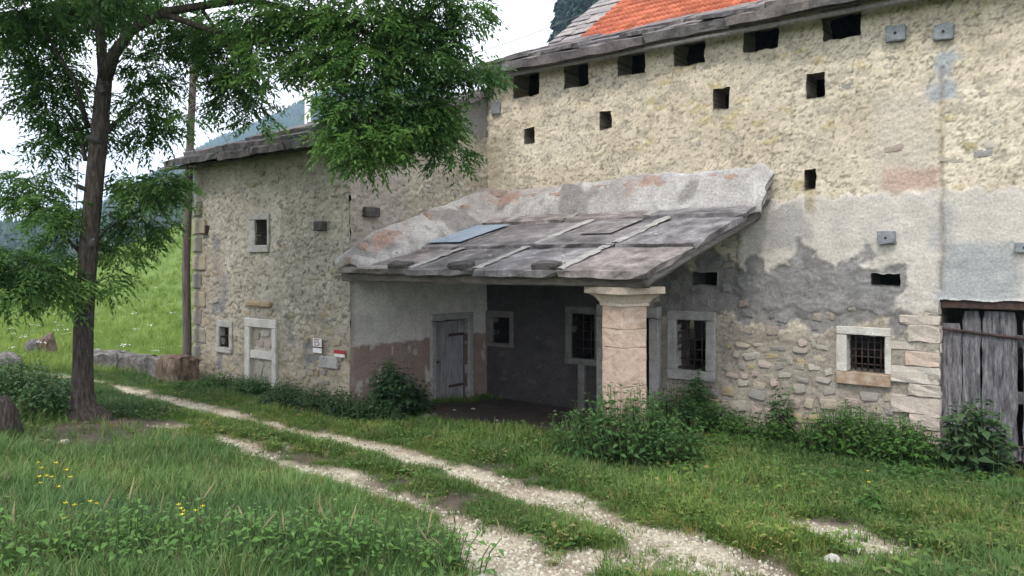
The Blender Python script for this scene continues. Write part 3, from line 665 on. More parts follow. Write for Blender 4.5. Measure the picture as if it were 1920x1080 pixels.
# barn door
YD = YF + .16
lab = [(1762, 1804, 605), (1806, 1839, 582), (1842, 1908, 583), (1919, 1960, 585), (1964, 2010, 580), (2014, 2060, 590)]
door = thing('barn_door', 'tall gappy grey plank barn door under a rusty beam', 'door', (door_jamb + .8, YD, 0))
for k, (x0, x1, yt) in enumerate(lab):
    a, zt = onY(x0, yt, YD); b, _ = onY(x1, yt, YD)
    bm = bmesh.new(); rr = random.Random(k); nz_ = 14
    for zi in range(nz_ + 1):
        z = .12 + (zt - .12) * zi / nz_; w0, w1 = rr.uniform(-.008, .008), rr.uniform(-.012, .008)
        if zi == nz_: w0, w1 = .03, -.03
        for (x, y) in ((a + w0, YD + .02), (b + w1, YD + .02), (b + w1, YD - .025), ((a + b) / 2, YD - .03), (a + w0, YD - .025)): bm.verts.new((x, y + rr.uniform(-.003, .003), z))
    bm.verts.ensure_lookup_table()
    for zi in range(nz_):
        for j in range(5): bm.faces.new([bm.verts[zi * 5 + j], bm.verts[zi * 5 + (j + 1) % 5], bm.verts[zi * 5 + 5 + (j + 1) % 5], bm.verts[zi * 5 + 5 + j]])
    bm.faces.new([bm.verts[j] for j in range(5)]); bm.faces.new([bm.verts[nz_ * 5 + j] for j in range(4, -1, -1)])
    bmesh.ops.recalc_face_normals(bm, faces=bm.faces); me = bpy.data.meshes.new('plank'); bm.to_mesh(me); bm.free()
    link('plank', me, M['wood'], door)
for zz in (onY(1914, 641, YD)[1], onY(1914, 748, YD)[1], .2):
    block('rail', (door_jamb + 1.1, YD + .055, zz), (2.2, .05, .16), M['wood'], door, .008, .004, 1, None)
p0, p1 = onY(1747, 615, YF), onY(1920, 637, YF)
dx = p1[0] - p0[0]
tube_obj('bar', [(p0[0], YF + .02, p0[1]), (p0[0] + .25, YF + .1, p0[1] - .02), (p1[0], YF + .11, p1[1]), (p1[0] + dx, YF + .11, p1[1] - .08)], [.02] * 4, M['iron'], door, 6)
tube_obj('bar', [(door_jamb + .3, YF + .1, .33), (door_jamb + 2.2, YF + .1, .30)], [.02] * 2, M['iron'], door, 6)
block('lintel_beam', (door_jamb + 1.3, YF + .12, door_top - .055), (2.7, .22, .11), M['iron'], barn, .01, .003, 1)
# tie plates and brackets
for px0, py0, px1, py1, pr in ((1663, 50, 1700, 79, .06), (1752, 47, 1790, 76, .06), (1648, 434, 1681, 458, .09), (1904, 455, 1940, 474, .06)):
    a, b, p, q = fz(px0, py0, px1, py1); o = block('tie_plate', ((a + b) / 2, YF - pr / 2 - .01, (p + q) / 2), (b - a, pr + .06, q - p), M['plate'], barn, .01, .010, 1, (0, R(random.uniform(-3, 3)), 0))
    tube_obj('bolt', [((a + b) / 2, YF - pr - .05, (p + q) / 2), ((a + b) / 2, YF - pr, (p + q) / 2)], [.018, .02], M['iron'], o, 6)
a, b, p, q = fz(924, 192, 940, 214); block('tie_plate', ((a + b) / 2, YF - .03, (p + q) / 2), (b - a, .06, q - p), M['plate'], barn, .01, .004)
a, b, p, q = hz(597, 415, 613, 433); o = block('anchor_block', ((a + b) / 2, YW - .05, (p + q) / 2), (b - a, .12, q - p), M['darkstone'], house, .012, .004)
a, b, p, q = hz(381, 424, 392, 440); o = block('bracket', ((a + b) / 2, YW - .04, p + .02), (b - a, .08, .03), M['iron'], house, .004, .002); block('bracket_arm', (b - .015, YW - .04, (p + q) / 2 + .02), (.03, .08, q - p - .02), M['iron'], o, .004, .002)
a, b, p, q = sz(679, 389, 707, 407); block('anchor_block', (XS + .03, (a + b) / 2, (p + q) / 2), (.12, b - a, q - p), M['darkstone'], house, .012, .006, 1)

# ------------------------------------------------------------------ roofs
def slab_mesh(seed, mat, dims=(1, 1, .09), cuts=3, rag=.02):
    """rough-edged flat stone, long side x, slope y"""
    rr = random.Random(seed); nx_, ny_ = 6, 4; V_ = []; F_ = []
    for lay in (0, 1):
        for i in range(nx_ + 1):
            for j in range(ny_ + 1):
                x, y = i / nx_ - .5, j / ny_ - .5; e = (i in (0, nx_)) or (j in (0, ny_))
                V_.append((x * dims[0] + (rr.uniform(-rag, rag) if e else 0), y * dims[1] + (rr.uniform(-rag, rag) if e else 0), dims[2] * (lay - .5) * (.86 if e and lay else 1) + rr.uniform(-.008, .008)))
    S = (nx_ + 1) * (ny_ + 1); I = lambda l, i, j: l * S + i * (ny_ + 1) + j
    for i in range(nx_):
        for j in range(ny_):
            F_.append((I(1, i, j), I(1, i + 1, j), I(1, i + 1, j + 1), I(1, i, j + 1))); F_.append((I(0, i, j), I(0, i, j + 1), I(0, i + 1, j + 1), I(0, i + 1, j)))
    for i in range(nx_):
        F_.append((I(0, i, 0), I(0, i + 1, 0), I(1, i + 1, 0), I(1, i, 0))); F_.append((I(0, i, ny_), I(1, i, ny_), I(1, i + 1, ny_), I(0, i + 1, ny_)))
    for j in range(ny_):
        F_.append((I(0, 0, j), I(1, 0, j), I(1, 0, j + 1), I(0, 0, j + 1))); F_.append((I(0, nx_, j), I(0, nx_, j + 1), I(1, nx_, j + 1), I(1, nx_, j)))
    me = mesh('roof_slab', V_, F_); me.materials.append(M[mat]); return me
SL = [slab_mesh(s, 'slab') for s in range(8)]; PSL = [slab_mesh(s + 30, 'pslab', (1, 1, .075), rag=.024) for s in range(6)]; SHG = [slab_mesh(s + 60, 'shingle', (1, 1, .035)) for s in range(4)]
def slab_row(parent, meshes, x0, x1, y, z, pitch, run, wr, thick, lift=0, name='roof_slab', vary=.03):
    x = x0
    while x < x1 - .05:
        w = min(random.uniform(*wr), x1 - x); w = x1 - x if x1 - x - w < .35 else w
        l_ = run * random.uniform(.96, 1.08)
        link(name, random.choice(meshes), None, parent, (x + w / 2, y + random.uniform(-vary, vary), z + lift + random.uniform(-.012, .012)), (pitch + R(random.uniform(-1.2, 1.2)), R(random.uniform(-.8, .8)), R(random.uniform(-1.5, 1.5))), (w - .015, l_, thick / .09 * random.uniform(.85, 1.25)))
        x += w
roof_b = link('roof', mesh('roof', [(XS - .15, 11.32, 6.38), (2.5, 11.32, 6.38), (2.5, 14.2, 7.36), (XS - .15, 14.2, 7.36), (2.5, 17.3, 9.6), (XS - .15, 17.3, 9.6), (2.5, 20.8, 6.2), (XS - .15, 20.8, 6.2)],
                       [(0, 1, 2, 3), (3, 2, 4, 5), (5, 4, 6, 7)]), M['darkstone'], barn)
pb = math.atan2(1.12, 2.88)
# double layer of slabs at the eave, then a second and third course
slab_row(roof_b, SL, XS - .28, 2.5, 11.75, 6.50, pb * .85, 1.05, (.9, 1.5), .15, vary=.05)
slab_row(roof_b, SL, XS - .25, 2.5, 12.05, 6.70, pb, 1.0, (.7, 1.3), .09, vary=.12)
slab_row(roof_b, SL, XS + .3, 2.5, 12.3, 6.83, pb, .8, (.6, 1.2), .10, vary=.15)
slab_row(roof_b, SL, XS - .25, 2.5, 12.8, 6.95, pb, 1.1, (.7, 1.2), .09)
slab_row(roof_b, SL, XS - .25, 2.5, 13.7, 7.24, pb, 1.1, (.7, 1.2), .09)
for x in (-9.6, -9.0, -8.0, -6.3, -4.9):      # loose dark slabs lying on the eave
    link('loose_slab', random.choice(SL), M['slab'], roof_b, (x, 11.62 + random.uniform(-.06, .06), 6.575 + random.uniform(0, .02)), (pb * .85, 0, R(random.uniform(-8, 8))), (random.uniform(.4, .75), .5, .8))
# upper roof: red clay tiles, bordered on the left by a steep strip of thin grey slabs
pt = math.atan2(9.6 - 7.36, 17.3 - 14.2)
def tile_mesh():
    V_ = []; F_ = []; n_ = 12; w, l_, th = .24, .40, .045
    for lay in (0, 1):
        for j in (0, 1):
            for i in range(n_ + 1):
                x = (i / n_ - .5) * w; hgt = .022 * math.cos(2 * math.pi * 2 * i / n_ + math.pi) + .012
                V_.append((x, (j - .5) * l_, hgt + lay * th))
    S = 2 * (n_ + 1); I = lambda l, j, i: l * S + j * (n_ + 1) + i
    for i in range(n_):
        F_.append((I(1, 0, i), I(1, 0, i + 1), I(1, 1, i + 1), I(1, 1, i))); F_.append((I(0, 0, i), I(1, 0, i), I(1, 0, i + 1), I(0, 0, i + 1))[::-1])
    return mesh('roof_tile', V_, F_, True)
TM = tile_mesh(); TM.materials.append(M['tile'])
xa0 = onY(1088, 76, 14.2)[0]
roof_t = link('tile_roof', mesh('tile_roof', [(xa0, 14.05, 7.35), (2.5, 14.05, 7.35), (2.5, 17.2, 7.35 + 3.15 * math.tan(pt)), (xa0, 17.2, 7.35 + 3.15 * math.tan(pt))], [(0, 1, 2, 3)]), M['darkstone'], barn)
row = 0; tiles = []
for r in range(12):
    s = r * .32
    for cidx in range(int((2.4 - xa0) / .225)):
        tiles.append((xa0 + .12 + cidx * .225, 14.1 + s * math.cos(pt), 7.46 + s * math.sin(pt), r))
tiles.sort(key=lambda t: (t[3] > 9, t[0] > -3.3, t[3] * .225 + t[0] * .2))
TILE_N = 300
for (x, y, z, r) in tiles[:TILE_N]: link('roof_tile', TM, None, roof_t, (x, y, z), (pt - R(7.5) + R(random.uniform(-.6, .6)), R(random.uniform(-.6, .6)), R(random.uniform(-.8, .8))), (1, 1, 1))
tv = np.array([v.co for v in TM.vertices]); tf = np.array([p.vertices for p in TM.polygons]); AV = []; AF = []
Rm = np.array(Matrix.Rotation(pt - R(7.5), 3, 'X'))
for n_, (x, y, z, r) in enumerate(tiles[TILE_N:]): AV.append(tv @ Rm.T + np.array((x, y, z))); AF.append(tf + n_ * len(tv))
tag(link('roof_tiles', np_mesh('roof_tiles', np.concatenate(AV), np.concatenate(AF), smooth=True), M['tile'], roof_t), kind='stuff')
coping = link('slab_roof', mesh('slab_roof', [(XS - .3, 14.0, 7.42), (xa0 + .02, 14.0, 7.42), (xa0 + .02, 17.4, 7.42 + 3.4 * math.tan(pt)), (XS - .3, 17.4, 7.42 + 3.4 * math.tan(pt))], [(0, 1, 2, 3)]), M['darkstone'], barn)
for r in range(13):
    s = r * .3; slab_row(coping, SHG, XS - .32 + random.uniform(-.03, .03), xa0 + .03, 14.15 + s * math.cos(pt), 7.55 + s * math.sin(pt), pt - R(4), .45, (.28, .5), .05, name='shingle', vary=.02)
tube_obj('eave_pole', [(XS - .2, 11.42, 6.21), (-5, 11.42, 6.215), (-1, 11.42, 6.20), (2.4, 11.42, 6.21)], [.04] * 4, M['log'], barn, 8, .05)
block('wall_plate', ((XS + 2.4) / 2, 11.64, 6.40), (12.2, .10, .08), M['beam'], barn, .01, .004)
# house roof
ph = math.atan(SLOPE)
roof_h = link('roof', mesh('roof', [(XL - .2, 7.95, ZH + .0), (XS - .02, 7.95, ZH), (XS - .02, 13, ZH + 5.05 * SLOPE), (XL - .2, 13, ZH + 5.05 * SLOPE), (XS - .02, 17.3, 4.7), (XL - .2, 17.3, 4.7)], [(0, 1, 2, 3), (3, 2, 4, 5)]), M['darkstone'], house)
for r in range(6):
    y = 8.25 + r * .85
    slab_row(roof_h, SL, XL - .22, XS + (.02 if r == 0 else .16), y, ZH + .09 + (y - 7.95) * SLOPE, ph - R(2.5), 1.05, (.8, 1.3), .10 if r else .13)
slab_row(roof_h, SL, XL + .5, XS + .0, 8.05, ZH + .24, ph - R(2), .6, (.5, .9), .12)
slab_row(roof_h, SL, XL + 2.2, XS - .3, 8.25, ZH + .38, ph - R(2), .6, (.5, .9), .10)
p0 = at(330, 318, 15.4)
link('eave_board', rbox('eave_board', (1.3, .14, .05), .006, .003, 1), M['log'], house, (XL - .05, 8.0, ZH - .02), (0, R(2), 0))

for o in (roof_b, roof_t, coping, roof_h):                     # the boarding under the slabs and tiles has thickness
    bm = bmesh.new(); bm.from_mesh(o.data); bmesh.ops.recalc_face_normals(bm, faces=bm.faces)
    if sum(f.normal.z for f in bm.faces) < 0: bmesh.ops.reverse_faces(bm, faces=bm.faces)
    r_ex = bmesh.ops.extrude_face_region(bm, geom=bm.faces[:]); bmesh.ops.translate(bm, verts=[v for v in r_ex['geom'] if isinstance(v, bmesh.types.BMVert)], vec=(0, 0, -.045))
    bmesh.ops.recalc_face_normals(bm, faces=bm.faces); bm.to_mesh(o.data); bm.free()
# ------------------------------------------------------------------ porch: slabs, mortar, beams, column
porch_o = thing('porch', 'stone slab lean-to porch roof carried by a pink stone column', 'porch', (-7, 9.5, 0))
XR = -4.27; PS = .27; pp = math.atan(PS)
pz = lambda y: 2.60 + (y - 7.96) * PS                         # top of the slab layer
rows = [(7.94, 9.25, [-9.80, -8.19, -6.91, -5.54, XR], 0.0), (9.12, 10.86, [-9.80, -8.30, -6.79, -5.41, XR + .04], .035), (10.70, 11.72, [-9.80, -8.6, -7.3, -5.8, XR + .08], .07)]
for ri, (y0, y1, xs, lift) in enumerate(rows):
    for k in range(len(xs) - 1):
        link('porch_slab', PSL[(ri * 3 + k) % 6], None, porch_o, ((xs[k] + xs[k + 1]) / 2, (y0 + y1) / 2, pz((y0 + y1) / 2) - .055 + lift + random.uniform(-.006, .006)), (pp - R(.8), R(random.uniform(-.4, .4)), R(random.uniform(-.6, .6))),
             (xs[k + 1] - xs[k] - .02, (y1 - y0) / math.cos(pp), 1.15))
    for x in xs[1:-1]:
        if (ri, x) == (1, -8.30): continue
        L = (y1 - y0) * (.96 if ri < 2 else .6); V_ = []; F_ = []
        for i in range(17):
            y = y0 + .02 + L * i / 16; w = .05 + .05 * random.random()
            for e, hgt in ((-1, -.004), (-.5, .006), (.5, .006), (1, -.004)): V_.append((x + e * w + random.uniform(-.012, .012), y, pz(y) + lift + .005 + hgt + random.uniform(-.004, .006) + .012 * ri * 0))
        for i in range(16):
            for j in range(3): F_.append((i * 4 + j, i * 4 + j + 1, i * 4 + 5 + j, i * 4 + 4 + j))
        link('mortar_joint', mesh('mortar_joint', V_, F_, True), M['mortar'], porch_o)
# blue-grey metal sheet patch and a second pale one
for (xa, xb, ya, yb, li) in ((-9.1, -8.35, 9.25, 10.55, .044), (-6.3, -5.75, 9.6, 10.6, .046)):
    o = link('sheet_patch', rbox('sheet_patch', (xb - xa, (yb - ya) / math.cos(pp), .006), 0, 0), M['bluesheet' if xa < -8 else 'pslab'], porch_o, ((xa + xb) / 2, (ya + yb) / 2, pz((ya + yb) / 2) + li + .012), (pp - R(.8), 0, 0))
# mortar fillets against both walls
def fillet(name, along, n_):
    """trowelled mortar apron; along='X': against the barn; 'Y': against the house side"""
    m_ = 15; F_ = []; f = np.linspace(0, 1, n_ + 1)[:, None] * np.ones((1, m_)); g_ = np.linspace(0, 1, m_)[None] * np.ones((n_ + 1, 1))
    ln = (XR + .16 - XS) if along == 'X' else (YF - 7.98); s_ = f * ln
    o_ = (.62 if along == 'X' else .74) * g_ ** 1.1; top_ = (.42 if along == 'X' else .40) + .12 * (fbm(s_ * .9, s_ * 0, 92, 3) - .5) * 2 + (.03 * f ** 3 if along == 'X' else 0); top_ = top_ * ((1 - .35 * sst(.96, 1, f)) if along == 'X' else (.30 + .70 * sst(0, .22, f)))
    h_ = top_ * (1 - g_ ** 1.7) ** 1.1 - .015 * g_
    bumps = (fbm(s_ * 2.6, g_ * 2.5, 93, 4) - .5) * .20 + (fbm(s_ * 9, g_ * 6, 94, 3) - .5) * .06
    mid = np.sin(np.pi * np.clip(g_, 0, 1)) ** .6; h_ = h_ + bumps * mid + .05 * mid; rim = (fbm(s_ * 3, s_ * 0 + 4, 95, 4) - .5) * .35; o_ = o_ * (1 + rim)
    if along == 'X':
        X_ = XS + s_ + (fbm(g_ * 9, f, 96) - .5) * .12 * (f > .999); Y_ = YF + .05 - o_; Z_ = pz(Y_) + .075 + h_
    else:
        X_ = XS - .05 + o_; Y_ = 7.98 + s_; Z_ = pz(Y_) + .02 + .06 * f + h_
    id_ = np.arange((n_ + 1) * m_).reshape(n_ + 1, m_); q = np.stack([id_[:-1, :-1], id_[:-1, 1:], id_[1:, 1:], id_[1:, :-1]], -1).reshape(-1, 4)
    n2 = fbm(s_ * 1.6, g_ * 2, 97)[..., None]; n3 = fbm(s_ * 8, g_ * 8, 98)[..., None]
    C = (1 - n2) * np.array((.27, .255, .245)) + n2 * np.array((.50, .485, .465)); wht = sst(.35, .05, g_) * sst(.35, .7, f) if along == 'X' else sst(.3, .0, g_) * .5
    C = blend(C, (.58, .60, .62), wht * .85); drk = sst(.55, .66, fbm(s_ * 2.3, g_ * 1.6, 89, 3)); C = blend(C, (.12, .11, .105), drk * .6 * (1 - wht)); bri = sst(.57, .66, fbm(s_ * 1.9, g_ * 1.3, 99, 3)) * sst(.12, .3, g_) * (1 - sst(.6, .8, g_)); C = blend(C, (.34, .22, .17), bri * .75) * (.75 + .5 * n3)
    P = np.stack([X_, Y_, Z_], -1).reshape(-1, 3); under = P.copy(); under[:, 2] -= .09; und = len(P)
    ring = list(id_[0]) + list(id_[1:, -1]) ; e1 = np.array([(id_[k, -1], id_[k, -1] + und, id_[k + 1, -1] + und, id_[k + 1, -1]) for k in range(n_)] + [(id_[j0, k], id_[j0, k] + und, id_[j0, k + 1] + und, id_[j0, k + 1]) for k in range(m_ - 1) for j0 in (0, n_)])
    me = np_mesh(name, np.r_[P, under], np.concatenate([q, e1]), {'Col': np.r_[C.reshape(-1, 3), C.reshape(-1, 3)]}, True)
    if along == 'Y': me.flip_normals()
    return link(name, me, M['fillet'], porch_o), (X_, Y_, Z_)
M['fillet'] = attr_mat('trowelled_mortar', grain=24, lo=.6, hi=1.35, bstr=.9, bdist=.03)
fx_, gx_ = fillet('mortar_fillet', 'X', 150); fy_, gy_ = fillet('mortar_fillet', 'Y', 100)
for k in range(7):                                             # bits of stone left showing in the mortar
    i, j = (8, 30, 47, 70, 84, 104, 130)[k], 5 + k % 3
    link('stone', random.choice(STN['brick']), None, fx_, (gx_[0][i, j], gx_[1][i, j] + .03, gx_[2][i, j] - .03), (R(-38), 0, R(random.uniform(-6, 6))), ((.55, .4, .3, .45, .28, .4, .65)[k], .10, (.2, .16, .14)[k % 3]))
for k, i in enumerate((12, 30, 52, 75)):
    j = 6 + k % 2; link('stone', random.choice(STN['brick']), None, fy_, (gy_[0][i, j] - .03, gy_[1][i, j], gy_[2][i, j] - .03), (R(-32), 0, R(90)), ((.4, .55, .3, .35)[k], .10, (.2, .16)[k % 2]))
for px0, px1 in ((730, 765), (842, 880), (998, 1045)):         # dark blocks on the front edge
    a = onY(px0, 492, 7.98)[0]; b = onY(px1, 492, 7.98)[0]
    block('edge_stone', ((a + b) / 2, 8.03, pz(8.03) + .02), (b - a, .2, .10), M['darkstone'], porch_o, .02, .012, 1, (pp, 0, 0))
for k in range(9):                                             # pebbles lying on the slabs
    x, y = random.uniform(-9.2, -4.8), random.uniform(8.2, 10.6); link('pebble', random.choice(ROCKS), M['whiterock'], porch_o, (x, y, pz(y) + .09), (0, 0, random.random()), (.06, .045, .04))
tube_obj('rafter', [(XR - .13, 8.10, pz(8.1) - .175), (XR - .14, 9.5, pz(9.5) - .18), (XR - .13, YF + .1, pz(YF) - .175)], [.085, .085, .08], M['log'], porch_o, 5, .05, 3)
for x in (-5.4, -6.6, -7.8, -9.0): tube_obj('rafter', [(x, 8.3, pz(8.3) - .2), (x, YF + .1, pz(YF) - .19)], [.075, .07], M['log'], porch_o, 8, .06, 5)
block('front_beam', ((XS + XR) / 2 - .1, 8.2, 2.47), (XR - XS - .1, .22, .17), M['beam'], porch_o, .02, .008, 3)
# column: shaft drums + capital, set slightly askew
cx, cy, cr = -4.85, 8.42, R(-21)
CZ = 2.39
shaft = thing_col = None
zb = [.0, .62, 1.10, 1.38, 1.56, 2.10]
zc_ = [onY(1162, y, 8.2)[1] for y in (653, 618, 568)]
lev = [.02, .78, 1.02 + .2, zc_[0] + .0, zc_[1], CZ - .24]
lev = [.05, .80, 1.17, zc_[0], zc_[1], CZ - .235]
lev = sorted(lev)
colroot = None
for k in range(len(lev) - 1):
    w = .385 + (.035 if k == 0 else 0) + random.uniform(-.005, .005); h = lev[k + 1] - lev[k]
    o = block('column' if k == 0 else 'drum', (cx, cy, lev[k] + h / 2), (w, w, h - .005), M['column'], colroot or porch_o, .004, .004, 3, None if False else (0, 0, cr) if k == 0 else None)
    if k == 0: colroot = o; o.rotation_euler = (0, 0, 0)
# rotate the blocks' meshes rather than the objects (children keep plain placing)
V_ = []; F_ = []
prof = [(.195, -.24), (.215, -.238), (.215, -.205), (.225, -.19), (.245, -.155), (.275, -.12), (.315, -.095), (.355, -.085), (.355, -.002), (.345, .0)]
for r, z in prof:
    for sx, sy in ((-1, -1), (0, -1), (1, -1), (1, 0), (1, 1), (0, 1), (-1, 1), (-1, 0)): V_.append((sx * r + random.uniform(-.003, .003), sy * r + random.uniform(-.003, .003), z))
for i in range(len(prof) - 1):
    for j in range(8): F_.append((i * 8 + j, i * 8 + (j + 1) % 8, i * 8 + 8 + (j + 1) % 8, i * 8 + 8 + j))
F_.append(tuple(range(8))[::-1]); F_.append(tuple((len(prof) - 1) * 8 + j for j in range(8)))
cap = link('capital', mesh('capital', V_, F_), M['capital'], colroot, (cx, cy, CZ))
pad = link('pad_stone', rbox('pad_stone', (.36, .36, .05), .01, .004, 1), M['darkstone'], colroot, (cx - .03, cy - .02, CZ + .027))
for o in [colroot] + list(colroot.children):
    o.data.transform(Matrix.Rotation(cr, 4, 'Z'))
# a rough post and stones at the back of the porch
block('pilaster', (onY(1095, 730)[0], YF - .06, .42), (.13, .12, .9), M['frame_soot_shade'], barn, .02, .006, 1)

# ------------------------------------------------------------------ signs on the house corner
def sign(name, rect, label, cat, mats):
    a, b, p, q = rect; t = thing(name, label, cat, ((a + b) / 2, YW - .055, p)); n_ = len(mats)
    for k, (f0, f1, mt, nm) in enumerate(mats):
        block(nm, ((a + b) / 2, YW - .055, p + (q - p) * (f0 + f1) / 2), (b - a, .012, (q - p) * (f1 - f0) - .001), M[mt], t, .001, 0)
    return t
s1 = sign('trail_sign', hz(592, 634, 608, 661), 'small white trail sign with brown E5 lettering on the house corner', 'sign', [(.42, 1, 'white', 'plate'), (.33, .42, 'iron', 'stripe'), (0, .33, 'white', 'lower_plate')])
a, b, p, q = hz(592, 634, 608, 661)
cu = bpy.data.curves.new('lettering', 'FONT'); cu.body = 'E5'; cu.size = .15; cu.align_x = 'CENTER'; cu.align_y = 'CENTER'; cu.extrude = .001
tmp = bpy.data.objects.new('lettering_tmp', cu); COL.objects.link(tmp); dg = bpy.context.evaluated_depsgraph_get()
me = bpy.data.meshes.new_from_object(tmp.evaluated_get(dg)); bpy.data.objects.remove(tmp)
me.transform(Matrix.Rotation(R(90), 4, 'X'))
link('lettering', me, M['brownpaint'], s1, ((a + b) / 2, YW - .064, p + (q - p) * .70), None, (1, 1, 1.1))
sign('trail_mark', hz(632, 656, 651, 669), 'red and white trail marker plate on the house corner', 'sign', [(.45, 1, 'red', 'red_stripe'), (0, .45, 'white', 'white_stripe')])
a, b, p, q = hz(602, 668, 636, 690); block('pale_block', ((a + b) / 2, YW - .0, (p + q) / 2), (b - a, .1, q - p), M['frame_grey'], house, .015, .005, 1)

# ------------------------------------------------------------------ leaves
def nrm(a): return a / np.maximum(np.linalg.norm(a, axis=-1, keepdims=True), 1e-9)
def leaf_quads(P, D, Nn, L, W, rnd, fold=.18, droop=.15):
    """pointed leaves: base P, direction D, face normal Nn -> verts, tris, rnd"""
    D = nrm(D); S = nrm(np.cross(D, Nn)); Nn = nrm(np.cross(S, D)); L = L[:, None]; W = W[:, None]
    mid = P + D * L * .42
    a = P; b = mid + S * W * .5 + Nn * W * fold; c_ = P + D * L - Nn * L * droop; d_ = mid - S * W * .5 + Nn * W * fold; m_ = mid - Nn * W * fold * .3
    V_ = np.stack([a, b, c_, d_, m_], 1).reshape(-1, 3); n_ = len(P); o = (np.arange(n_) * 5)[:, None]
    F_ = np.concatenate([o + [0, 4, 1], o + [4, 2, 1], o + [0, 3, 4], o + [4, 3, 2]]).astype(int)
    return V_, F_, np.repeat(rnd, 5)
def merge(parts):
    V_ = []; F_ = []; A = []; o = 0
    for v, f, a in parts: V_.append(v); F_.append(f + o); A.append(a); o += len(v)
    return np.concatenate(V_), np.concatenate(F_), np.concatenate(A)

# ------------------------------------------------------------------ ash tree
TT = 9.9
base = gpt(158, 782); TT = float(np.dot(np.array(base[:2]), np.array((-ST, CT))))
tree = thing('ash_tree', 'ash tree in leaf with slender grey trunk beside the track', 'tree', tuple(base))
def tp(px, py, dt=0): return at(px, py, TT + dt)
trunk_pts = [base + Vector((0, 0, -.25)), base + Vector((0, 0, .02)), tp(153, 760), tp(154, 735), tp(155, 690), tp(156, 620), tp(160, 560), tp(165, 480), tp(172, 400), tp(179, 320), tp(186, 250), tp(192, 190), tp(197, 140)]
w = lambda px: px / 2 * TT / FPX
trunk_r = [w(110), w(92), w(66), w(57), w(53), w(50), w(47), w(46), w(46), w(46), w(44), w(42), w(37)]
trunk_r = [r * .68 for r in trunk_r]
V_, F_ = tube(trunk_pts, trunk_r, 20, True, .05, 4)
for i in range(20 * 3):                                        # root flare
    k = i % 20; ring = i // 20; c_ = trunk_pts[ring]; v = V_[i] - c_; lob = 1 + (.55 if ring < 2 else .18) * max(0, math.sin(k / 20 * math.pi * 2 * 2.5 + .6)); V_[i] = c_ + v * lob
trunk = link('trunk', mesh('trunk', V_, F_, True), M['bark'], tree, (0, 0, 0))
limbs = [([tp(200, -320, .2), tp(210, -480, .1), tp(190, -640, 0)], [.05, .035, .015]), ([tp(196, 150), tp(190, 90), tp(184, 30), tp(178, -60, .2), tp(190, -180, .3), tp(200, -320, .2)], [.10, .09, .08, .07, .055, .03]),
         ([tp(196, 150), tp(214, 100, -.1), tp(248, 55, -.2), tp(310, 22, -.3), tp(375, 12, -.4), tp(470, -2, -.6), tp(560, -30, -.7), tp(680, -60, -.9)], [.11, .105, .1, .09, .085, .07, .05, .03]),
         ([tp(300, 24, -.3), tp(390, 55, -.5), tp(480, 70, -.7), tp(560, 110, -.8), tp(620, 160, -.9), tp(690, 215, -1)], [.05, .045, .04, .034, .028, .015]),
         ([tp(470, 0, -.6), tp(600, 30, -.6), tp(720, 70, -.8), tp(800, 120, -.9), tp(860, 150, -1)], [.05, .042, .035, .026, .014]),
         ([tp(590, 140, -.8), tp(635, 210, -1.1), tp(650, 260, -1.2), tp(690, 300, -1.2)], [.02, .018, .014, .008]),
         ([tp(700, 70, -.8), tp(760, 160, -.5), tp(800, 240, -.5), tp(850, 280, -.6)], [.022, .018, .014, .008]),
         ([tp(160, 300), tp(150, 245, .2), tp(120, 200, .3), tp(70, 160, .4)], [.035, .03, .022, .012]),
         ([tp(165, 240), tp(140, 150, -.3), tp(90, 70, -.5), tp(30, 20, -.6)], [.045, .035, .025, .015]),
         ([tp(200, 250), tp(240, 205, .4), tp(290, 170, .7)], [.03, .022, .012]),
         ([tp(168, 470), tp(200, 430, .2), tp(250, 400, .4), tp(320, 375, .5)], [.03, .024, .016, .01]),
         ([tp(155, 480), tp(110, 430, .2), tp(60, 380, .4)], [.028, .022, .012]),
         ([tp(158, 545), tp(110, 530, -.4), tp(50, 510, -.7), tp(-30, 500, -.9)], [.025, .02, .016, .01]),
         ([tp(380, 20, -.4), tp(430, 90, .1), tp(450, 170, .3)], [.03, .022, .012]),
         ([tp(146, 470), tp(142, 420), tp(147, 300)], [.012, .011, .008]),
         ([tp(186, 0), tp(120, -80, -1.2), tp(60, -150, -2)], [.06, .04, .02]), ([tp(186, -20), tp(300, -120, 1.2), tp(420, -200, 2)], [.06, .04, .02])]
for pts, rad in limbs: tube_obj('branch', pts, [r * (.85 if k == 0 else .72 if k == 1 else .60) for k, r in enumerate(rad)], M['bark'], tree, 8, .05)
for k, (px, py, rr_) in enumerate([(190, 168, 20), (178, 262, 22), (152, 352, 18), (172, 455, 20), (143, 560, 20), (160, 598, 17)]):
    link('branch_scar', bare(ROCKS[k]), M['darkstone'], tree, tp(px, py, -.12), (k, .3, k), (rr_ * .011, .07, rr_ * .007))
LP = np.array([tuple(p) for pts, _ in limbs for p in pts])
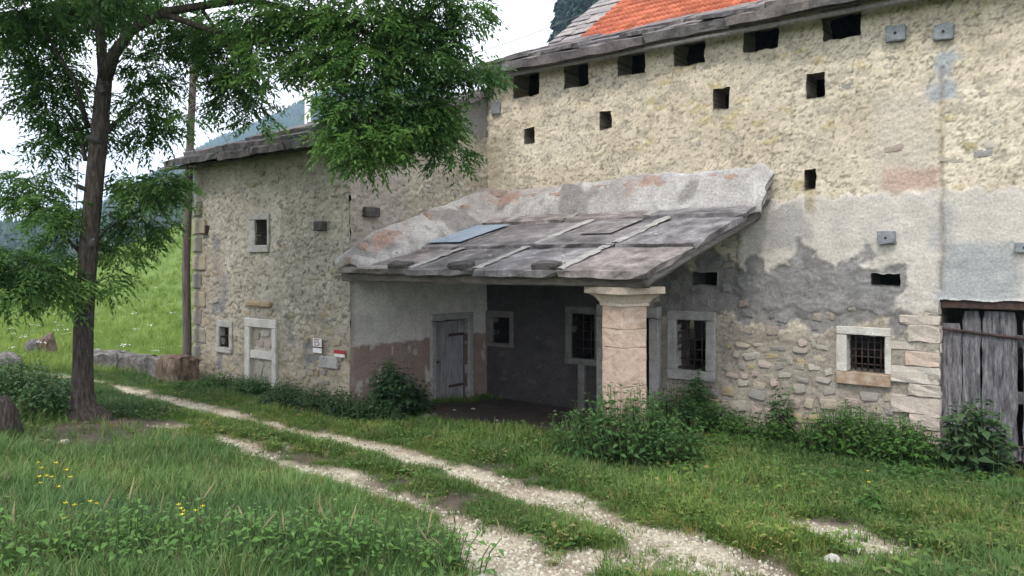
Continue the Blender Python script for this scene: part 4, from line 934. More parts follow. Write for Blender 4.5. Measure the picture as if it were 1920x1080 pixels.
# clumps: centre pixel, half size in pixels, depth offset, leaves
clumps = [(40, 30, 90, 45, -.4, 420), (140, 40, 80, 40, .5, 300), (180, 15, 100, 30, .7, 330), (60, 85, 60, 28, .3, 170), (20, 130, 40, 25, .2, 80), (335, 75, 70, 35, .6, 230), (250, 15, 110, 30, .5, 250), (105, 135, 55, 35, .2, 200),
          (95, 195, 60, 45, .2, 260), (150, 230, 50, 40, .5, 170), (110, 265, 45, 28, .3, 130), (270, 130, 50, 45, .4, 170), (262, 200, 48, 40, .5, 170), (275, 245, 42, 26, .6, 110),
          (75, 330, 60, 28, .2, 110), (60, 380, 52, 30, .3, 160), (110, 410, 52, 35, .1, 190), (268, 355, 52, 32, .5, 250), (308, 350, 42, 26, .3, 170), (258, 415, 46, 32, .5, 190), (232, 462, 34, 24, .5, 100),
          (50, 500, 70, 38, -.7, 360), (10, 470, 40, 30, -.8, 130), (90, 540, 60, 22, -.5, 150), (190, 525, 38, 24, .3, 70), (20, 550, 36, 18, -.8, 70), (120, 455, 46, 26, .3, 110),
          (405, 55, 80, 40, .4, 300), (440, 130, 70, 36, .2, 260), (400, 110, 50, 32, .3, 120), (450, 185, 46, 24, .3, 140), (480, 225, 26, 12, .3, 40), (500, 50, 70, 50, -.7, 320), (515, 125, 46, 32, -.7, 150),
          (590, 40, 80, 50, -.7, 420), (612, 110, 52, 38, -.9, 200), (690, 40, 90, 48, -.9, 480), (690, 120, 75, 45, -1, 380), (790, 50, 80, 46, -.8, 430), (790, 115, 72, 38, -.9, 360), (862, 15, 42, 22, -.7, 120), (872, 138, 46, 18, -1, 190),
          (650, 195, 38, 32, -1.1, 150), (690, 215, 62, 38, -1, 330), (695, 282, 26, 14, -1.1, 50), (760, 195, 66, 38, -.8, 330), (660, 255, 46, 26, -1.2, 190), (730, 255, 52, 22, -.9, 180), (800, 245, 48, 26, -.6, 190), (825, 215, 34, 24, -.6, 110), (845, 286, 28, 13, -.6, 70), (688, 298, 22, 14, -1.2, 42),
          (340, 165, 26, 30, .4, 45), (360, 215, 26, 18, .4, 36),
          (60, -60, 150, 60, -.8, 380), (250, -80, 180, 60, -.3, 380), (450, -80, 150, 60, -.9, 360), (650, -60, 140, 50, -1, 380), (790, -40, 90, 40, -.9, 220), (200, -210, 220, 90, 0, 480), (430, -200, 160, 80, 1.2, 360), (60, -180, 140, 80, -1.6, 320), (250, -340, 150, 70, 0, 280), (-80, 60, 90, 100, -.6, 280), (-90, 330, 80, 110, 0, 240), (300, -60, 140, 80, 2.0, 330), (120, -80, 140, 90, -2.2, 330),  # this row and the next: crown out of view, added for its shade
          (150, -420, 240, 120, -1, 450), (400, -380, 200, 120, -1.4, 420), (600, -300, 180, 110, -1.2, 380), (100, -620, 220, 120, 0, 420), (350, -600, 200, 120, -.5, 420), (-150, -300, 200, 150, -1, 420), (450, -320, 180, 100, 1.6, 350)]
parts = []; twV = []; twF = []
rs = np.random.RandomState(5)
for (px, py, rx, ry, dt, n_) in clumps:
    n_ = int(n_ * .76); c_ = tp(px, py, dt); sx, sy = rx * TT / FPX, ry * TT / FPX
    # branchlets inside the clump; the leaves sit along them
    src = LP[np.argmin(np.linalg.norm(LP - np.array(c_), axis=1))]
    nb = max(6, n_ // 16); tips = []
    for b_ in range(nb):
        r_ = rs.randn(3); r_ /= np.linalg.norm(r_); r_ *= rs.rand() ** .4
        e_ = np.array(c_) + np.array((CT, ST, 0)) * r_[0] * sx + np.array((-ST, CT, 0)) * r_[1] * max(.35, (sx + sy) * .45) + np.array((0, 0, 1)) * r_[2] * sy
        tips.append(e_)
        s_ = np.array(c_) * .6 + src * .4 if b_ else src
        m_ = (s_ + e_) / 2 + np.array((0, 0, .06)); v, f = tube([s_, m_, e_], [.008, .006, .003], 3, False); 
        f = np.array(f) + sum(len(q) for q in twV); twV.append(np.array([tuple(p) for p in v])); twF.append(f)
    tips = np.array(tips); k = rs.randint(0, nb, n_); tt = .45 + .6 * rs.rand(n_)[:, None]
    P = np.array(c_)[None] * (1 - tt) + tips[k] * tt + rs.randn(n_, 3) * np.array((.08, .08, .055)) * (.8 + sx)
    out = nrm(P - np.array(c_) + rs.randn(n_, 3) * .25 * sx); out[:, 2] = out[:, 2] * .4 - .35 + rs.randn(n_) * .25; out = nrm(out)
    upv = nrm(np.array((0, 0, 1.)) + rs.randn(n_, 3) * .35); S = nrm(np.cross(out, upv))
    Lr = .19 + .12 * rs.rand(n_); hue = np.clip(.42 + .22 * rs.randn() + .26 * rs.randn(n_), 0, 1)
    for q in range(5):
        base_ = P + out * (Lr * (.25 + .18 * q))[:, None] - np.array((0, 0, 1)) * (Lr * .05 * q * q * .3)[:, None]
        for sgn in ((-1, 1) if q < 4 else (0,)):
            D = out * (.55 if sgn else 1) + S * sgn * .8 + rs.randn(n_, 3) * .14 - np.array((0, 0, .15))
            LL = (.078 + .034 * rs.rand(n_)) * (1 if 0 < q < 4 else .85); parts.append(leaf_quads(base_, D, upv + rs.randn(n_, 3) * .2, LL, LL * .34, np.clip(hue + .08 * rs.randn(n_), 0, 1)))
v, f, a = merge(parts)
tag(link('crown', np_mesh('crown', v, f, {'rnd': a}), M['ash'], tree), kind='stuff')
tag(link('twigs', np_mesh('twigs', np.concatenate(twV), np.concatenate(twF)), M['bark'], tree), kind='stuff')

# ------------------------------------------------------------------ weeds and nettles
def plant_clump(name, label, cat, c_, rx, ry, n_st, h0, h1, mat, leaf=(.05, .09), pairs=7, seed=0, ratio=.55, group=None, spikes=0, lean=.18, dome=.5):
    n_st = int(n_st * 1.45); pairs = int(pairs * 1.5); leaf = (leaf[0] * 1.3, leaf[1] * 1.3)
    r_ = np.random.RandomState(seed + 500); t = thing(name, label, cat, (float(c_[0]), float(c_[1]), float(ground_z(c_[0], c_[1]))), group)
    parts = []; sv = []; sf = []; o = 0; spv = []; spf = []; so = 0
    for k in range(n_st):
        a = r_.rand() * 6.283; q = math.sqrt(r_.rand()); ux, uy = q * math.cos(a), q * math.sin(a)
        x = c_[0] + CT * ux * rx - ST * uy * ry; y = c_[1] + ST * ux * rx + CT * uy * ry
        z = float(ground_z(x, y)); h = (h0 + (h1 - h0) * r_.rand()) * (1 - dome * q * q)
        ln = np.array((ux * rx + r_.randn() * .15, uy * ry + r_.randn() * .15)) * lean; tip = np.array((x + ln[0], y + ln[1], z + h))
        b0 = np.array((x, y, z - .03)); md = (b0 + tip) / 2 + np.array((ln[0] * -.15, ln[1] * -.15, .02))
        v, f = tube([b0, md, tip], [.006, .005, .003], 3, False); sv.append(np.array([tuple(p) for p in v])); sf.append(np.array(f) + o); o += len(v)
        m_ = max(3, int(pairs * h / h1)); f_ = np.linspace(.18, 1, m_)
        P = b0[None] * (1 - f_[:, None]) + tip[None] * f_[:, None]
        hue = np.clip(.35 + .35 * f_ + .15 * r_.randn(m_), 0, 1)
        an = np.arange(m_) * math.pi / 2 + a + r_.randn(m_) * .2
        for s in (0, math.pi):
            D = np.stack([np.cos(an + s), np.sin(an + s), .25 - .6 * r_.rand(m_)], 1)
            Lf = (leaf[0] + (leaf[1] - leaf[0]) * r_.rand(m_)) * (1.15 - .55 * f_ ** 3); parts.append(leaf_quads(P + D * .01, D, np.array((0, 0, 1.)) + r_.randn(m_, 3) * .25, Lf, Lf * ratio, hue, .15, .2))
        if spikes and r_.rand() < spikes:
            e_ = tip + np.array((.04 * r_.randn(), .04 * r_.randn(), .06 + .08 * r_.rand())); v, f = tube([tip, (tip + e_) / 2, e_], [.003, .006, .002], 5, True)
            spv += [tuple(p) for p in v]; spf += [tuple(i + so for i in ff) for ff in f]; so = len(spv)
    v, f, a_ = merge(parts); tag(link('leaves', np_mesh('leaves', v, f, {'rnd': a_}), M[mat], t), kind='stuff')
    tag(link('stems', np_mesh('stems', np.concatenate(sv), np.concatenate(sf)), M['stem'], t), kind='stuff')
    if spv: tag(link('flower_spikes', mesh('flower_spikes', spv, spf), M['drystem'], t), kind='stuff')
    return t
G = lambda px, py: gp(px, py)
plant_clump('nettle_clump', 'large nettle clump growing in front of the stone column', 'nettles', G(1180, 868), .80, .55, 230, .5, .95, 'nettle', seed=1)
plant_clump('nettle_clump', 'nettles right of the column, below the tall grey-framed window', 'nettles', G(1262, 815), .4, .35, 80, .5, .8, 'nettle', seed=2)
def wallp(px, off=.35): return (onY(px, 700, YF - off)[0], YF - off)
plant_clump('elder_shoot', 'dark leafy shoot against the wall left of the tall window sill', 'weed', wallp(1305, .3), .22, .15, 26, .7, 1.0, 'nettle', (.08, .13), 6, 3, .6)
plant_clump('leafy_weed', 'broad-leaved weed sprawling below the tall barred window', 'weed', wallp(1345, .6), .4, .3, 60, .35, .6, 'weed', (.06, .1), 5, 4, .7)
plant_clump('leafy_weed', 'tall thin weed climbing the rubble wall between the two windows', 'weed', wallp(1462, .25), .2, .12, 14, .6, .95, 'nettle', (.07, .12), 6, 5, .6)
plant_clump('leafy_weed', 'low weeds at the wall foot between the two windows', 'weed', wallp(1425, .65), .6, .3, 80, .2, .45, 'weed', (.05, .09), 5, 6, .7)
plant_clump('bramble', 'dense bright green bramble below the white-framed window', 'bramble', wallp(1590, .75), .6, .42, 170, .4, .8, 'weed', (.05, .085), 7, 7, .65)
plant_clump('bramble', 'dense green bramble beside the pink door jamb stones', 'bramble', wallp(1690, .8), .45, .4, 120, .38, .68, 'weed', (.05, .085), 7, 8, .65)
plant_clump('leafy_weed', 'pale green large-leaved weed in front of the barn door', 'weed', wallp(1828, .7), .34, .28, 44, .7, 1.05, 'dockleaf', (.10, .17), 6, 9, .6)
plant_clump('leafy_weed', 'low weeds at the left foot of the barn door', 'weed', wallp(1775, .75), .28, .25, 46, .2, .42, 'weed', (.05, .09), 5, 10, .65)
plant_clump('elder_bush', 'dark green bush at the house corner beside the porch', 'bush', G(733, 785), .30, .26, 70, .6, .95, 'darkshrub', (.08, .13), 7, 11, .6)
plant_clump('elder_bush', 'smaller dark shoot by the porch door', 'bush', G(783, 782), .18, .15, 28, .45, .75, 'darkshrub', (.07, .11), 7, 12, .6)
for k, (px, py, lab, hh) in enumerate([(430, 732, 'nettles at the house foot below the tiny window', .35), (500, 748, 'nettles at the foot of the walled-up doorway', .45), (560, 765, 'nettles at the house foot under the trail sign', .45), (625, 780, 'dark nettles at the house foot near its right corner', .5), (680, 790, 'nettles right of the house corner, left of the dark bush', .42)]):
    plant_clump('nettle_clump', lab, 'nettles', G(px, py), .55, .25, 85, hh * .5, hh, 'darkshrub' if k > 1 else 'nettle', (.045, .075), 6, 20 + k)
plant_clump('nettle_clump', 'big nettle bed at the left edge behind the tree trunk', 'nettles', G(35, 770), .75, .5, 170, .4, .75, 'nettle', seed=30)
plant_clump('nettle_clump', 'nettles left of the tree trunk near the brown stump', 'nettles', G(95, 780), .35, .4, 70, .25, .5, 'nettle', seed=31)
for k, (px, py, lab) in enumerate([(450, 1060, 'foreground nettles near the bottom left edge'), (600, 1080, 'foreground flowering nettles left of the bottom middle'), (735, 1062, 'foreground yellow-green nettles beside the gravel'), (230, 1075, 'foreground weeds in the bottom left grass'), (60, 1090, 'foreground weeds in the bottom left corner')]):
    plant_clump('nettle_clump', lab, 'nettles', G(px, py), .6, .3, 40, .2, .46, 'fore', (.035, .065), 6, 40 + k, .5, None, .12)
for k, (px, py, lab) in enumerate([(1640, 955, 'low broad-leaved dock beside the bare gravel patch'), (1330, 845, 'low green weeds in the grass right of the nettles'), (1540, 905, 'leafy patch in the lawn below the white-framed window'), (1290, 900, 'leafy patch in the lawn in front of the nettle clump'), (1880, 920, 'leafy patch in the lawn in front of the barn door'), (1700, 900, 'leafy patch in the lawn below the door jamb stones')]):
    plant_clump('ground_weed', lab, 'weed', G(px, py), .35 if k else .12, .3 if k else .1, 42 if k else 10, .08, .2, 'weed', (.05, .1), 4, 60 + k, .6)

# ------------------------------------------------------------------ stones, stump, low wall
def rock(name, label, cat, px, py, dims, mat, rz=0, sink=.3, group=None, s=0):
    p = gpt(px, py); me = ROCKS[s % 6].copy(); me.materials.clear()
    o = link(name, me, M[mat], None, p + Vector((0, 0, dims[2] * (.5 - sink))), (0, 0, rz), dims); return tag(o, label, cat, group)
lw = thing('low_stone_wall', 'low wall of rough grey stone blocks left of the house', 'wall', tuple(gpt(260, 700)))
def lblock(px0, px1, pyb, pyt, mat, seed, dep=.35):
    a = gpt(px0, pyb); b = gpt(px1, pyb + (px1 - px0) * .09); t = float(np.dot(np.array(a[:2]), np.array((-ST, CT))))
    L = (b - a).length; hgt = (pyb - pyt) * t / FPX; ang = math.atan2(b.y - a.y, b.x - a.x); me = rbox('wall_block', (L + .01, dep, hgt + .2), .03, .035, 3, seed)
    return link('wall_block', me, M[mat], lw, (a + b) / 2 + Vector((0, 0, hgt / 2 - .1)), (0, 0, ang))
lblock(172, 232, 692, 657, 'boulder', 1); lblock(232, 286, 700, 663, 'boulder', 2); lblock(288, 317, 708, 668, 'boulder', 3); lblock(317, 353, 716, 668, 'brownblock', 4, .5)
rock('boulder', 'squared pinkish boulder alone in the meadow left of the tree', 'boulder', 88, 668, (.62, .5, .8), 'brownblock', .4, .15, None, 1)
rock('boulder', 'small grey boulder beside the pinkish one in the meadow', 'boulder', 60, 668, (.4, .35, .6), 'boulder', .1, .2, None, 2)
rock('boulder', 'flat grey stone at the left picture edge above the nettles', 'boulder', 12, 692, (1.0, .4, .5), 'boulder', .2, .25, None, 3)
sp = gpt(-6, 815); V_, F_ = tube([sp + Vector((0, 0, -.1)), sp + Vector((0, 0, .1)), sp + Vector((.02, 0, .3)), sp + Vector((0, 0, .42))], [.26, .22, .16, .10], 14, True, .15, 8)
tag(link('tree_stump', mesh('tree_stump', V_, F_, True), M['bark']), 'brown rotten stump cut by the left picture edge', 'stump')
for k, (px, py, d, lab) in enumerate([(1296, 922, .07, 'small white stone in the grass right of the nettles'), (1562, 1056, .11, 'white limestone lump in the lower right grass'), (1600, 1066, .10, 'small white stone beside the limestone lump, lower right'), (1493, 858, .06, 'white pebble in the lawn below the windows'), (120, 832, .09, 'pale stone in the grass below the tree roots'),
        (1310, 968, .09, 'flat white stone at the right rim of the track'), (1250, 958, .08, 'small white stone at the right rim of the track'), (798, 788, .2, 'pale rubble stone beside the dark bush'), (812, 783, .14, 'small rubble stone nearest the porch door'), (790, 797, .12, 'rubble stone lying lowest beside the dark bush')]):
    rock('stone', lab, 'stone', px, py, (d * 1.3, d, d * .7), 'whiterock' if k < 7 else 'boulder', k, .25, None, k)
for k, (px, py, d, lab) in enumerate([(852, 770, .05, 'small pale chip on the porch floor by the door'), (887, 768, .06, 'small pale chip in the middle of the porch floor'), (1040, 772, .06, 'small pale chip on the porch floor near the column'), (1082, 775, .09, 'rubble lump at the back of the porch near the column'), (930, 790, .06, 'small dark chip on the front of the porch floor')]):
    rock('stone', lab, 'stone', px, py, (d * 1.4, d, d * .6), 'whiterock', k, .2, None, k + 2)
# gravel: loose pebbles along the ruts
def scatter(name, pts, z, rot, scl, idxs, protos, label, cat):
    c_ = bpy.data.collections.new(name + '_shapes')
    for k, (me, mt) in enumerate(protos):
        o = bpy.data.objects.new('%s_shape_%02d' % (name, k), me); c_.objects.link(o)
        if not me.materials: me.materials.append(mt)
    me = bpy.data.meshes.new(name); me.vertices.add(len(pts)); me.vertices.foreach_set('co', np.c_[pts, z].astype(np.float32).ravel())
    a = me.attributes.new('rot', 'FLOAT_VECTOR', 'POINT'); a.data.foreach_set('vector', rot.astype(np.float32).ravel())
    a = me.attributes.new('scl', 'FLOAT', 'POINT'); a.data.foreach_set('value', scl.astype(np.float32))
    a = me.attributes.new('idx', 'INT', 'POINT'); a.data.foreach_set('value', idxs.astype(np.int32))
    o = bpy.data.objects.new(name, me); COL.objects.link(o); tag(o, label, cat, None, 'stuff')
    ng = bpy.data.node_groups.new(name + '_nodes', 'GeometryNodeTree')
    ng.interface.new_socket('Geometry', in_out='INPUT', socket_type='NodeSocketGeometry'); ng.interface.new_socket('Geometry', in_out='OUTPUT', socket_type='NodeSocketGeometry')
    gi = ng.nodes.new('NodeGroupInput'); go = ng.nodes.new('NodeGroupOutput'); ip = ng.nodes.new('GeometryNodeInstanceOnPoints'); ci = ng.nodes.new('GeometryNodeCollectionInfo')
    ci.inputs['Collection'].default_value = c_; ci.inputs['Separate Children'].default_value = True; ci.inputs['Reset Children'].default_value = True
    def na(nm, dt): n_ = ng.nodes.new('GeometryNodeInputNamedAttribute'); n_.data_type = dt; n_.inputs['Name'].default_value = nm; return n_.outputs['Attribute']
    L = ng.links.new; L(gi.outputs[0], ip.inputs['Points']); L(ci.outputs[0], ip.inputs['Instance']); ip.inputs['Pick Instance'].default_value = True
    L(na('idx', 'INT'), ip.inputs['Instance Index']); L(na('rot', 'FLOAT_VECTOR'), ip.inputs['Rotation']); L(na('scl', 'FLOAT'), ip.inputs['Scale']); L(ip.outputs[0], go.inputs[0])
    md = o.modifiers.new('scatter', 'NODES'); md.node_group = ng; return o
def height_at(x, y):
    i = np.clip(np.searchsorted(gx, x) - 1, 0, len(gx) - 2); j = np.clip(np.searchsorted(gy, y) - 1, 0, len(gy) - 2)
    fx = (x - gx[i]) / (gx[i + 1] - gx[i]); fy = (y - gy[j]) / (gy[j + 1] - gy[j])
    return (GZ[i, j] * (1 - fx) + GZ[i + 1, j] * fx) * (1 - fy) + (GZ[i, j + 1] * (1 - fx) + GZ[i + 1, j + 1] * fx) * fy
def in_view(x, y, m=.05):
    t = -ST * x + CT * y; u = (CT * x + ST * y) / np.maximum(t, .01); return (t > 2.6) & (abs(u) < .662 + m) , t
def sample(n_, tmin, tmax, seed, pw=1.0):
    """random ground points inside the view wedge, uniform in area for pw=1"""
    r_ = np.random.RandomState(seed); q = r_.rand(n_); t = np.sqrt(tmin ** 2 + (tmax ** 2 - tmin ** 2) * q) if pw == 1 else tmin * (tmax / tmin) ** q
    u = (r_.rand(n_) * 2 - 1) * .74; return t * (-ST + u * CT), t * (CT + u * ST), t, r_
x, y, t, r_ = sample(420000, 2.8, 15, 1, 0); gm, mm, pm = masks(x, y); k = (gm > .3 + .6 * r_.rand(len(x)))
k &= ~((y > YF) | ((x < XS) & (y > YW))); x, y, t = x[k], y[k], t[k]
n_ = min(len(x), 19000); x, y = x[:n_], y[:n_]
PEB = []
for s in range(5):
    me = rock_mesh('pebble_shape', 40 + s, 1); me.materials.append(M['peb%d' % s] if False else M['whiterock']); PEB.append((me, M['whiterock']))
M['pebble'] = spot_mat('track_pebble', [(.7, .7, .7), (1, 1, 1), (1.1, 1.1, 1.1)], 5, .9, rnd=[(.50, .46, .36), (.40, .36, .27), (.56, .53, .43), (.30, .27, .21), (.53, .49, .39), (.60, .58, .49)])
for me, _ in PEB: me.materials.clear(); me.materials.append(M['pebble'])
scatter('gravel', np.c_[x, y], height_at(x, y) + .002, np.c_[r_.rand(n_) * .6, r_.rand(n_) * .6, r_.rand(n_) * 6.3], .007 + .040 * r_.rand(n_) ** 4, r_.randint(0, 5, n_), PEB, 'pale loose gravel on the wheel tracks', 'gravel')

# ------------------------------------------------------------------ grass
def tuft(seed, nb, h0, h1, spread, wid, seg=3):
    r_ = random.Random(seed); V_ = []; F_ = []
    for b in range(nb):
        a = r_.random() * 6.283; d = r_.random() ** .6 * spread; x, y = d * math.cos(a), d * math.sin(a); h = r_.uniform(h0, h1); ln = r_.uniform(.1, .75) * h; a2 = a + r_.uniform(-.9, .9)
        w_ = wid * r_.uniform(.7, 1.2); px, py = -math.sin(a2) * w_ / 2, math.cos(a2) * w_ / 2; o = len(V_)
        for s in range(seg):
            f = s / seg; bx, by = x + math.cos(a2) * ln * f * f, y + math.sin(a2) * ln * f * f; z = h * (f - .18 * f * f); k = 1 - .35 * f
            V_ += [(bx - px * k, by - py * k, z), (bx + px * k, by + py * k, z)]
        V_.append((x + math.cos(a2) * ln, y + math.sin(a2) * ln, h * .82))
        for s in range(seg - 1): F_.append((o + 2 * s, o + 2 * s + 1, o + 2 * s + 3, o + 2 * s + 2))
        F_.append((o + 2 * seg - 2, o + 2 * seg - 1, o + 2 * seg))
    return mesh('tuft', V_, F_)
short = [(tuft(s, 16, .04, .13, .10, .008, 2), M['grass']) for s in range(5)]
longg = [(tuft(50 + s, 18, .12, .38, .11, .0085), M['longgrass']) for s in range(6)]
clov = []
for s in range(3):                                             # low clover-like leaves between the blades
    r_ = np.random.RandomState(s); q = 16; P = np.c_[r_.randn(q, 2) * .06, .02 + .06 * r_.rand(q)]; an = r_.rand(q) * 6.28
    D = np.c_[np.cos(an), np.sin(an), .2 * np.ones(q)]; v, f, a = leaf_quads(P, D, np.tile((0, 0, 1.), (q, 1)) + r_.randn(q, 3) * .2, .03 + .03 * r_.rand(q), .02 + .02 * r_.rand(q), r_.rand(q)); clov.append((np_mesh('clover', v, f), M['grass']))
def free(x, y):
    b = (y > YF - .05) & (x > XS - .1) & (x < 3); b |= (x > XL - .02) & (x < XS + .05) & (y > YW - .03) & (y < 18)
    b |= (np.hypot(x - base.x, y - base.y) < .33); return ~b
x, y, t, r_ = sample(150000, 2.7, 17, 3, 0)
gm, mm, pm = masks(x, y); dA, sA = pdist(x, y, rutA); dB, sB = pdist(x, y, rutB)
sgn = np.zeros(len(x))                                         # which side of the near rut
bx, by = np.array([p[0] for p in rutB]), np.array([p[1] for p in rutB])
o_ = np.argsort(bx); yb = np.interp(x, bx[o_], by[o_]); near_side = y < yb - .25
tr_ = np.hypot(x - base.x, y - base.y)
lush = near_side * sst(.2, .9, dB) * (1 - .5 * np.exp(-(tr_ / 1.2) ** 2)); lush = np.maximum(lush, (x < -15) * sst(.3, 1.2, dA)); lush = np.maximum(lush, .10 * sst(.5, 1.2, dA) * (y > yb) * (fbm(x * 1.1, y * 1.1, 77) > .58))
dens = (1 - sst(.06, .45, gm)) * (1 - .92 * mm) * (1 - pm)
dens = np.maximum(dens, .12 * (gm > .3) * (fbm(x * 3, y * 3, 78) > .62))
patch = sst(.25, .5, fbm(x * 1.6, y * 1.6, 79)); k = (r_.rand(len(x)) < dens * (.45 + .55 * patch)) & free(x, y)
isl = r_.rand(len(x)) < lush * .55
def put_grass(nm, sel, protos, smin, smax, lab, extra=0):
    xx, yy = x[sel], y[sel]; n_ = len(xx); q = (.55 + .85 * fbm(xx * .9, yy * .9, 80)) * (.55 + .45 * sst(0, .55, np.minimum(dA[sel] - .25, dB[sel] - .2)))
    scatter(nm, np.c_[xx, yy], height_at(xx, yy) - .01, np.c_[r_.randn(n_) * .12, r_.randn(n_) * .12, r_.rand(n_) * 6.3], (smin + (smax - smin) * r_.rand(n_)) * q, r_.randint(0, len(protos), n_), protos, lab, 'grass')
put_grass('long_grass', k & isl, longg + clov, .38, .85, 'long uncut grass on the near side of the track')
put_grass('short_grass', k & ~isl, short + short + clov[:1], .7, 1.5, 'short green grass around the track and before the barn')
# hillside meadow
x, y, t, r_ = sample(45000, 15.5, 85, 4, 0); k = free(x, y) & (y > 2) & (x < -9); x, y, t = x[k], y[k], t[k]; gm, mm, pm = masks(x, y); k = gm < .4; x, y, t = x[k], y[k], t[k]; n_ = len(x)
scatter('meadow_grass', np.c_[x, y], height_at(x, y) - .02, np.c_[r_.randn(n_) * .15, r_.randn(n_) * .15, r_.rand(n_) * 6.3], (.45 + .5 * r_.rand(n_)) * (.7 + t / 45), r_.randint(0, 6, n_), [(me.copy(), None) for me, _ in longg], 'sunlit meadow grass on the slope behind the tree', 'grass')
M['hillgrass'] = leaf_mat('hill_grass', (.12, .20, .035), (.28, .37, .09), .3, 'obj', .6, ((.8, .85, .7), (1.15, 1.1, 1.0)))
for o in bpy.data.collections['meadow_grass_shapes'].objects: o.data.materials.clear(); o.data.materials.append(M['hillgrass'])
# buttercups
fl = []
me_stem = None
for k, (px, py) in enumerate([(70, 882), (77, 893), (104, 881), (73, 912), (86, 910), (96, 911), (76, 925), (109, 933), (124, 897), (131, 912), (122, 968), (138, 972), (168, 963), (181, 967), (119, 998), (333, 970), (338, 977), (344, 982), (340, 990), (366, 980), (378, 972), (1625, 888), (1627, 911)]):
    p = gpt(px, py + 26); hgt = .17; t_ = thing('buttercup', 'small yellow buttercup flower standing in the long grass' if k < 21 else 'tiny yellow flower in the lawn before the barn', 'flower', tuple(p), 'buttercups in the long grass' if k < 21 else 'yellow flowers in the lawn')
    tube_obj('stem', [p, p + Vector((.01, 0, hgt))], [.003, .002], M['stem'], t_, 4)
    V_ = [(0, 0, 0)]; F_ = []
    for q in range(5):
        a = q * 1.2566; V_ += [(.012 * math.cos(a - .5), .012 * math.sin(a - .5), .008), (.019 * math.cos(a), .019 * math.sin(a), .014), (.012 * math.cos(a + .5), .012 * math.sin(a + .5), .008)]; F_.append((0, q * 3 + 1, q * 3 + 2, q * 3 + 3))
    link('petals', mesh('petals', V_, F_), M['yellow'], t_, p + Vector((.01, 0, hgt)))

# ------------------------------------------------------------------ poles and wires
pb_ = gpt(350, 716); tpole = 15.2
pole = thing('utility_pole', 'weathered wooden utility pole standing at the left house corner', 'pole', tuple(pb_))
tpole = float(np.dot(np.array(pb_[:2]), np.array((-ST, CT))))
tube_obj('shaft', [pb_ + Vector((0, 0, -.3)), at(351, 640, tpole), at(349, 500, tpole), at(353, 360, tpole), at(357, 260, tpole), at(361, 170, tpole), at(364, 90, tpole)], [.085, .082, .078, .074, .07, .066, .06], M['pole'], pole, 10, .04, 2)
wp = at(577, 300, 25); post = thing('concrete_pole', 'slim white pole rising behind the house roof', 'pole', (wp.x, wp.y, float(ground_z(wp.x, wp.y))))
tube_obj('shaft', [(wp.x, wp.y, float(ground_z(wp.x, wp.y)) - .2), (wp.x, wp.y, 5), tuple(at(577, 150, 25))], [.12, .11, .09], M['white'], post, 12)
def wire(a, b, sag, label, r=.008):
    pts = [a + (b - a) * (k / 14) - Vector((0, 0, sag * 4 * (k / 14) * (1 - k / 14))) for k in range(15)]
    V_, F_ = tube(pts, [r] * 15, 5); tag(link('power_line', mesh('power_line', V_, F_, True), M['wire']), label, 'cable')
wire(at(362, 130, tpole), at(432, 277, 13.5), .1, 'thin cable from the wooden pole down to the house roof', .007)
wire(at(577, 160, 25), at(440, 278, 14.5), .2, 'thin cable from the white pole down to the house roof', .007)
wire(at(790, 128, 30), at(1180, -12, 26), .2, 'upper thin cable crossing the sky left of the tiled roof', .012)
wire(at(790, 80, 34), at(1100, -18, 30), .2, 'higher thin cable crossing the sky beside the foliage', .010)

# ------------------------------------------------------------------ forest slopes
def slope_patch(name, us, ts, zf):
    U_, T_ = np.meshgrid(us, ts, indexing='ij'); X = T_ * (-ST + U_ * CT); Y = T_ * (CT + U_ * ST); Z = zf(U_, T_); n1, n2 = U_.shape; id_ = np.arange(n1 * n2).reshape(n1, n2)
    q = np.stack([id_[:-1, :-1], id_[1:, :-1], id_[1:, 1:], id_[:-1, 1:]], -1).reshape(-1, 4); cc = np.tile(np.array((.022, .045, .020)), (n1 * n2, 1))
    return tag(link(name, np_mesh(name, np.stack([X, Y, Z], -1).reshape(-1, 3), q, {'Col': cc}, True), M['ground']), kind='structure')
rp = np.array([(-900, 505), (-500, 490), (-200, 470), (40, 445), (180, 405), (330, 322), (400, 280), (480, 248), (560, 210), (640, 178), (720, 165), (800, 180), (880, 205), (960, 240), (1200, 300), (1600, 380), (2200, 440)], float)
TR = 1300.
def mount_z(u, t):
    py = np.interp(u * FPX + 960, rp[:, 0], rp[:, 1]); zr = H + TR * (HOR - py + 6) / FPX
    f = np.clip((t - 160) / (TR - 160), 0, 1.4); prof_ = np.where(f < 1, f ** 1.15, 1 - (f - 1) * .8)
    return zr * prof_ - 3 + 26 * (fbm(u * 6 + 3, t * .004, 95) - .5) * np.clip(f * 2, 0, 1) * (1 - np.clip(f, 0, 1) ** 6)
slope_patch('mountain', np.linspace(-1.2, .95, 130), np.concatenate([np.linspace(150, TR, 70), np.linspace(TR + 40, TR * 1.35, 6)]), mount_z)
r_ = np.random.RandomState(9); n_ = 16000; t = 300 + (TR + 20 - 300) * r_.rand(n_) ** .7; u = -.72 + .85 * r_.rand(n_)
t[:2600] = TR - 60 + 70 * r_.rand(2600)
X = t * (-ST + u * CT); Y = t * (CT + u * ST); Z = mount_z(u, t); hh = 11 + 9 * r_.rand(n_)
cv = []; cf = []; ca = []; ns = 7; an = np.arange(ns) * 2 * math.pi / ns
